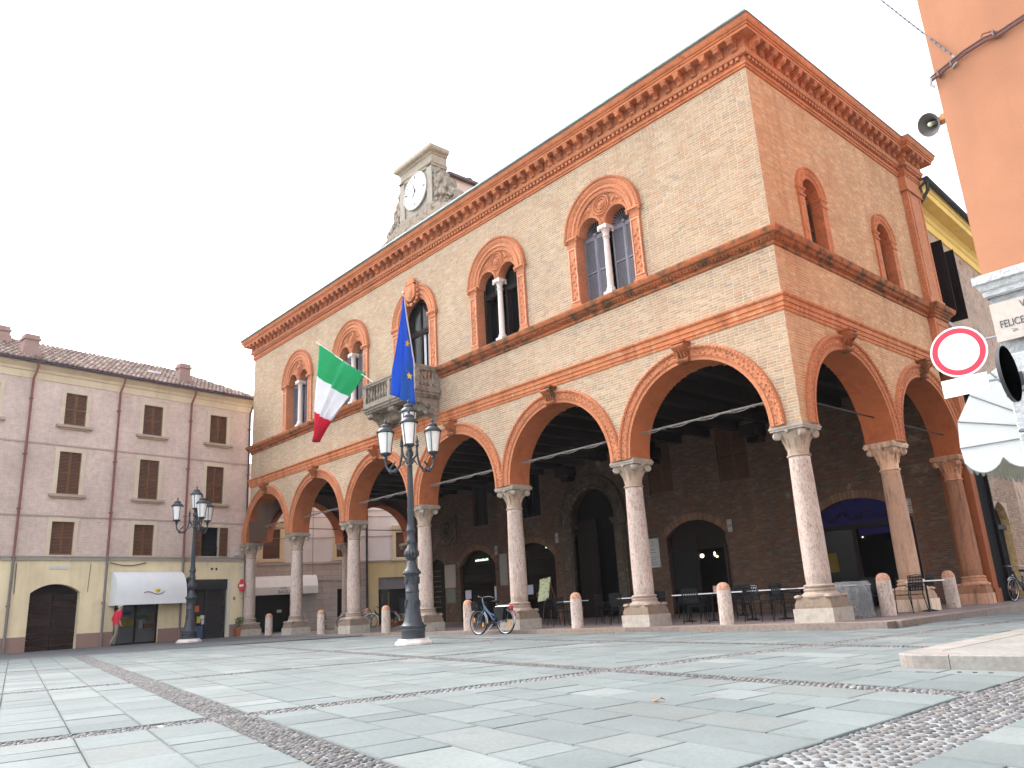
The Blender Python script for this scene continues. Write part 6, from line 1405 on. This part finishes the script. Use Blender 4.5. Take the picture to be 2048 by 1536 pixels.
figure('person', (-7.75, 3.42, 0), R(-8), 'person in dark clothes seated at a white table behind the second column', J2, E_, RD, guest, guest_extra)
copy_tree(c0, (-7.75, 3.55, 0), R(172), 'dark chair under the seated guest')

# ================================================================== SIGNS, LOUDSPEAKER, AWNING
def disc(mb, c, n, rad, t, col, k=40):
    T = Matrix.Translation(c) @ Vector(n).to_track_quat('Z', 'Y').to_matrix().to_4x4(); mb.extrude([(rad*math.cos(2*math.pi*i/k), rad*math.sin(2*math.pi*i/k)) for i in range(k)], t, T, col)
e = empty('road_sign', (5.38, -6.25, 3.45), 0, 'round white no vehicles sign with red border above a white panel', 'road sign')
n = Vector((.12, -1, -.05)); q = MB(); disc(q, (0, 0, 0), n, .318, .012, (.92,.92,.92)); so_ = q.build('disc', MT['paint'], e)
q = MB(); ring = []; T = n.to_track_quat('Z', 'Y').to_matrix().to_4x4(); K = 48
for rad in (.295, .232):
    for i in range(K): ring.append(T @ Vector((rad*math.cos(2*math.pi*i/K), rad*math.sin(2*math.pi*i/K), .016)))
q.add(ring, [(i, (i+1) % K, K+(i+1) % K, K+i) for i in range(K)], (.80,.035,.07)); q.build('red_border', MT['paint'], so_)
q = MB(); q.box(-.265, -.02, -.545, .255, -.005, -.325, (.92,.92,.92)); pn = q.build('panel', MT['paint'], e)
q = MB(); r = random.Random(6)
for z, x0, x1 in ((-.39,-.12,.10),(-.45,-.20,.2),(-.50,-.20,.12)):
    x = x0
    while x < x1: q.box(x, -.0215, z, x+.014, -.0205, z+.022, (.72,.72,.73)); x += r.choice([.022,.03,.045])
q.build('faint_lettering', MT['paint'], pn)
q = MB(); q.tube([(.0, .03, -.50), (.0, .03, .25)], .022, 8, col=(.45,.45,.46)); q.tube([(0, .05, .1), (.44, .12, .1)], .016, 6, col=(.4,.4,.42)); q.tube([(0, .05, -.42), (.44, .12, -.42)], .016, 6, col=(.4,.4,.42)); q.build('bracket', MT['matt'], e)
e = empty('road_sign', (5.95, -6.62, 2.96), 0, 'black backed round road sign seen edge on at the grey stone corner', 'road sign')
q = MB(); disc(q, (0, 0, 0), (1, 0, 0), .325, .02, (.035,.035,.038)); q.lathe([(.315,-.02),(.33,-.02),(.33,.02),(.315,.02)], 40, T=Matrix.Rotation(R(90), 4, 'Y'), col=(.05,.05,.055))
for y in (-.09, .09): q.box(-.04, y-.025, -.28, 0, y+.025, .28, (.06,.06,.065))
q.build('disc', MT['paint'], e); q = MB(); q.tube([(-.03, 0, 0), (-.03, .42, .0)], .025, 8, col=(.10,.10,.11)); q.box(-.08, .36, -.08, .04, .40, .08, (.08,.08,.09)); q.build('bracket', MT['matt'], e)
hd = Vector((math.cos(R(98.1)), math.sin(R(98.1)), 0)); hn = Vector((.99, .14, 0))
def hp(s, y, z): p = Vector((-30.6, -1, -.02))+hd*s-hn*y; return (p.x, p.y, z)
p0 = hp(1.0, -.42, 2.4); e = empty('road_sign', p0, 0, 'red no entry sign with white bar beside the far downpipe', 'road sign')
n = Vector((.70, -.98, 0)).normalized(); n = Vector((.05, -1, 0)).normalized(); q = MB(); disc(q, (0, 0, 0), n, .31, .02, (.62,.02,.05), 28); dd = q.build('disc', MT['paint'], e)
T = n.to_track_quat('Z', 'Y').to_matrix().to_4x4(); q = MB(); x = Vector((0,0,1)).cross(n).normalized()
q.add([tuple(x*a+Vector((0,0,b))+n*.028) for a, b in ((-.23,-.055),(.23,-.055),(.23,.055),(-.23,.055))], [(0,1,2,3)], (.85,.82,.88)); q.build('white_bar', MT['paint'], dd)
q = MB(); q.tube([(0, .02, 0), tuple(-hn*.42+Vector((0, .02, 0)))], .02, 6, col=(.06,.06,.06)); q.box(-.47, -.05, -.1, -.40, .08, .1, (.05,.05,.06)); q.build('bracket', MT['matt'], e)
p0 = hp(-1.78, -.45, 2.52); e = empty('road_sign', p0, 0, 'black backed round sign with small panel between shop awning and glass door', 'road sign')
q = MB(); disc(q, (0, 0, 0), (.15, -1, 0), .33, .02, (.04,.045,.05), 28); q.box(-.18, -.02, -.62, .18, .0, -.37, (.045,.05,.055))
for z in (-.1, .1): q.box(-.25, -.04, z-.02, .25, -.02, z+.02, (.07,.075,.08))
for a in (-.08, .08): q.box(a-.05, -.03, -.58, a+.05, -.02, -.42, (.12,.12,.13))
q.build('disc', MT['paint'], e); q = MB(); q.tube([(0, .02, 0), tuple(-hn*.45+Vector((0, .02, 0)))], .02, 6, col=(.06,.06,.06)); q.build('bracket', MT['matt'], e)
# loudspeaker
e = empty('loudspeaker', (5.60, -6.12, 6.62), 0, 'grey horn loudspeaker on the edge of the orange wall', 'loudspeaker')
ax = (Vector((-.30, -.85, -.42))).normalized(); T = ax.to_track_quat('Z', 'Y').to_matrix().to_4x4(); q = MB(T)
q.lathe([(.035,-.26),(.05,-.24),(.055,-.15),(.07,-.08),(.10,-.02),(.15,.03),(.158,.04),(.150,.04),(.095,-.015),(.06,-.08),(.045,-.14)], 28, col=(.15,.135,.125)); q.build('horn', MT['matt'], e)
q = MB(T); q.lathe([(.028,-.14),(.032,.0),(.030,.02),(.012,.032)], 14, col=(.62,.58,.42)); q.lathe([(.06,-.30),(.065,-.28),(.065,-.2),(.05,-.18)], 12, col=(.4,.38,.36)); q.build('driver', MT['paint'], e)
q = MB(); q.tube([(0, .10, .05), (.2, .1, .05)], .018, 6, col=(.55,.30,.15)); q.box(.12, .02, .0, .19, .14, .09, (.60,.30,.14)); q.tube([(.02, .08, -.08), (.08, .06, -.16), (.2, .08, -.14)], .006, 5, col=(.2,.2,.2)); q.build('bracket', MT['matt'], e)
# hood awning on the corner house side
e = empty('hood_awning', (5.8, -5.2, 0), 0, 'white ribbed hood awning with scalloped edge under the round sign', 'awning')
PR_ = [(0,3.45),(-.20,3.45),(-.42,3.34),(-.72,3.10),(-.93,2.78),(-.97,2.42)]; zb = 2.24; yl = 3.2; AW = (.93,.95,.95)
q = MB(); n = len(PR_)
for (x0, z0), (x1, z1) in zip(PR_[:-1], PR_[1:]): q.quad((x0, 0, z0), (x1, 0, z1), (x1, yl, z1), (x0, yl, z0), AW)
def scallop(pts_fn, L_, k, d): 
    out = []
    for i in range(k):
        for t in range(9): u = (i+t/9)/k; out.append((u*L_, -d*(math.sin(math.pi*t/9)**.7)))
    out.append((L_, 0)); return out
se = scallop(None, .93, 2, .16); top_ = [(x, 0, z) for x, z in PR_]
q.add(top_+[(-.955+u, 0, zb-.02+dz) for u, dz in se]+[(0, 0, zb)], [tuple(range(len(top_)+len(se)+1))], AW)
sv = scallop(None, yl, 14, .12); 
for (u0, d0), (u1, d1) in zip(sv[:-1], sv[1:]): q.quad((-.97, u0, 2.42), (-.97, u1, 2.42), (-.94, u1, zb-.04+d1), (-.94, u0, zb-.04+d0), (.80,.79,.70))
can = q.build('canopy', MT['canopy'], e); can.modifiers.new('thickness', 'SOLIDIFY').thickness = .006
q = MB()
for x, z in PR_[2:]: q.tube([(x, -.012, z), (-.02, -.012, 2.52+(z-2.75)*.30)], .008, 5, col=(.17,.18,.19))
q.build('rib', MT['matt'], e)
q = MB(); 
for pts in ([(-.957+u, -.006, zb-.02+dz) for u, dz in se], [(-.94, u, zb-.04+dz) for u, dz in sv]): q.tube(pts, .006, 4, col=(.25,.26,.25))
q.build('edge_binding', MT['matt'], e)
text('FILI', .16, (-.945, 1.2, 2.30), (R(90), 0, R(-90)), MT['ink'], e, ext=.001)

# ================================================================== PLANTS AND LEAVES
def potted(loc, label, w_, d_, h, fol, seed):
    r = random.Random(seed); e = empty('potted_plant', loc, 0, label, 'plant'); q = MB()
    q.lathe([(w_*.75,0),(w_,h),(w_*1.08,h),(w_*1.08,h+.04),(w_*.9,h+.04)], 12, col=(.34,.10,.055)); q.build('pot', MT['matt'], e)
    q = MB()
    for k in range(7): a = r.uniform(0, 6.28); q.tube([(0, 0, h), (w_*.5*math.cos(a), w_*.5*math.sin(a), h+fol*.5), (w_*1.0*math.cos(a), w_*1.0*math.sin(a), h+fol*r.uniform(.6, 1))], .008, 4, col=(.10,.08,.04))
    q.build('stem', MT['matt'], e); q = MB()
    for k in range(160):
        a = r.uniform(0, 6.28); z = r.uniform(.15, 1); rad = w_*1.3*math.sqrt(r.random())*(1.15-z*.7); c = Vector((rad*math.cos(a), rad*math.sin(a), h+fol*z)); u = Vector((r.uniform(-1,1), r.uniform(-1,1), r.uniform(-.6,1))).normalized(); v = u.orthogonal().normalized(); s = .055
        q.add([c-u*s, c+v*s*.45, c+u*s, c-v*s*.45], [(0,1,2,3)], r.choice([(.05,.085,.025),(.075,.12,.035),(.11,.13,.05),(.04,.06,.02)]))
    q.build('foliage', MT['leaf'], e, kind='stuff'); return e
potted(hp(1.0, -.45, 0), 'leafy plant in a terracotta tub by the far downpipe', .32, .3, .34, .55, 1); potted((-30.9, 4.8, 0), 'spiky plant in a red pot by the pale stone wall', .22, .2, .22, .75, 2); potted((-28.9, 8.2, 0), 'low green bush in a pot beyond the shaded bollard', .34, .3, .2, .42, 3)
def leafobj(x, y, s, rz, label):
    q = MB(); pts = [(math.cos(t)*s*(1+.25*math.cos(3*t)), math.sin(t)*s*.62) for t in np.linspace(0, 5.9, 12)]
    q.add([(px, py, .012+.022*(px/s)**2*(1 if px > 0 else .5)) for px, py in pts]+[(0, 0, .004)], [(i, (i+1) % 12, 12) for i in range(12)], (.42,.17,.035)); q.tube([(s, 0, .03), (s*1.6, .01, .02)], .003, 4, col=(.25,.12,.04))
    o = tag(q.build('fallen_leaf', MT['leaf']), label, 'leaf'); o.location = (x, y, gz(x)+.006); o.rotation_euler = (0, 0, rz); o.modifiers.new('thickness', 'SOLIDIFY').thickness = .002
leafobj(3.94, -11.01, .045, .4, 'curled orange brown leaf lying on the grey slabs'); leafobj(-6.4, -4.15, .06, 1.4, 'faded orange leaf on the paving below the bicycle')
print('objects', len(bpy.data.objects), 'tris', sum(len(m.loops)-2*len(m.polygons) for m in bpy.data.meshes))
# ================================================================== HAZE VOLUME ADDED TO STAND IN FOR LENS GLARE
hz = MB(); hz.box(-320, -320, -2.2, 320, 320, 21); ho = hz.build('glare_haze', None, kind='stuff')
hm = bpy.data.materials.new('thin_glare_haze'); hm.use_nodes = True; t = hm.node_tree; t.nodes.clear()
pv_ = t.nodes.new('ShaderNodeVolumePrincipled'); pv_.inputs['Color'].default_value = (.95, .96, 1, 1); pv_.inputs['Density'].default_value = 0.00025; pv_.inputs['Anisotropy'].default_value = .3
t.links.new(pv_.outputs[0], t.nodes.new('ShaderNodeOutputMaterial').inputs['Volume']); ho.data.materials.append(hm)
print('objects', len(bpy.data.objects))
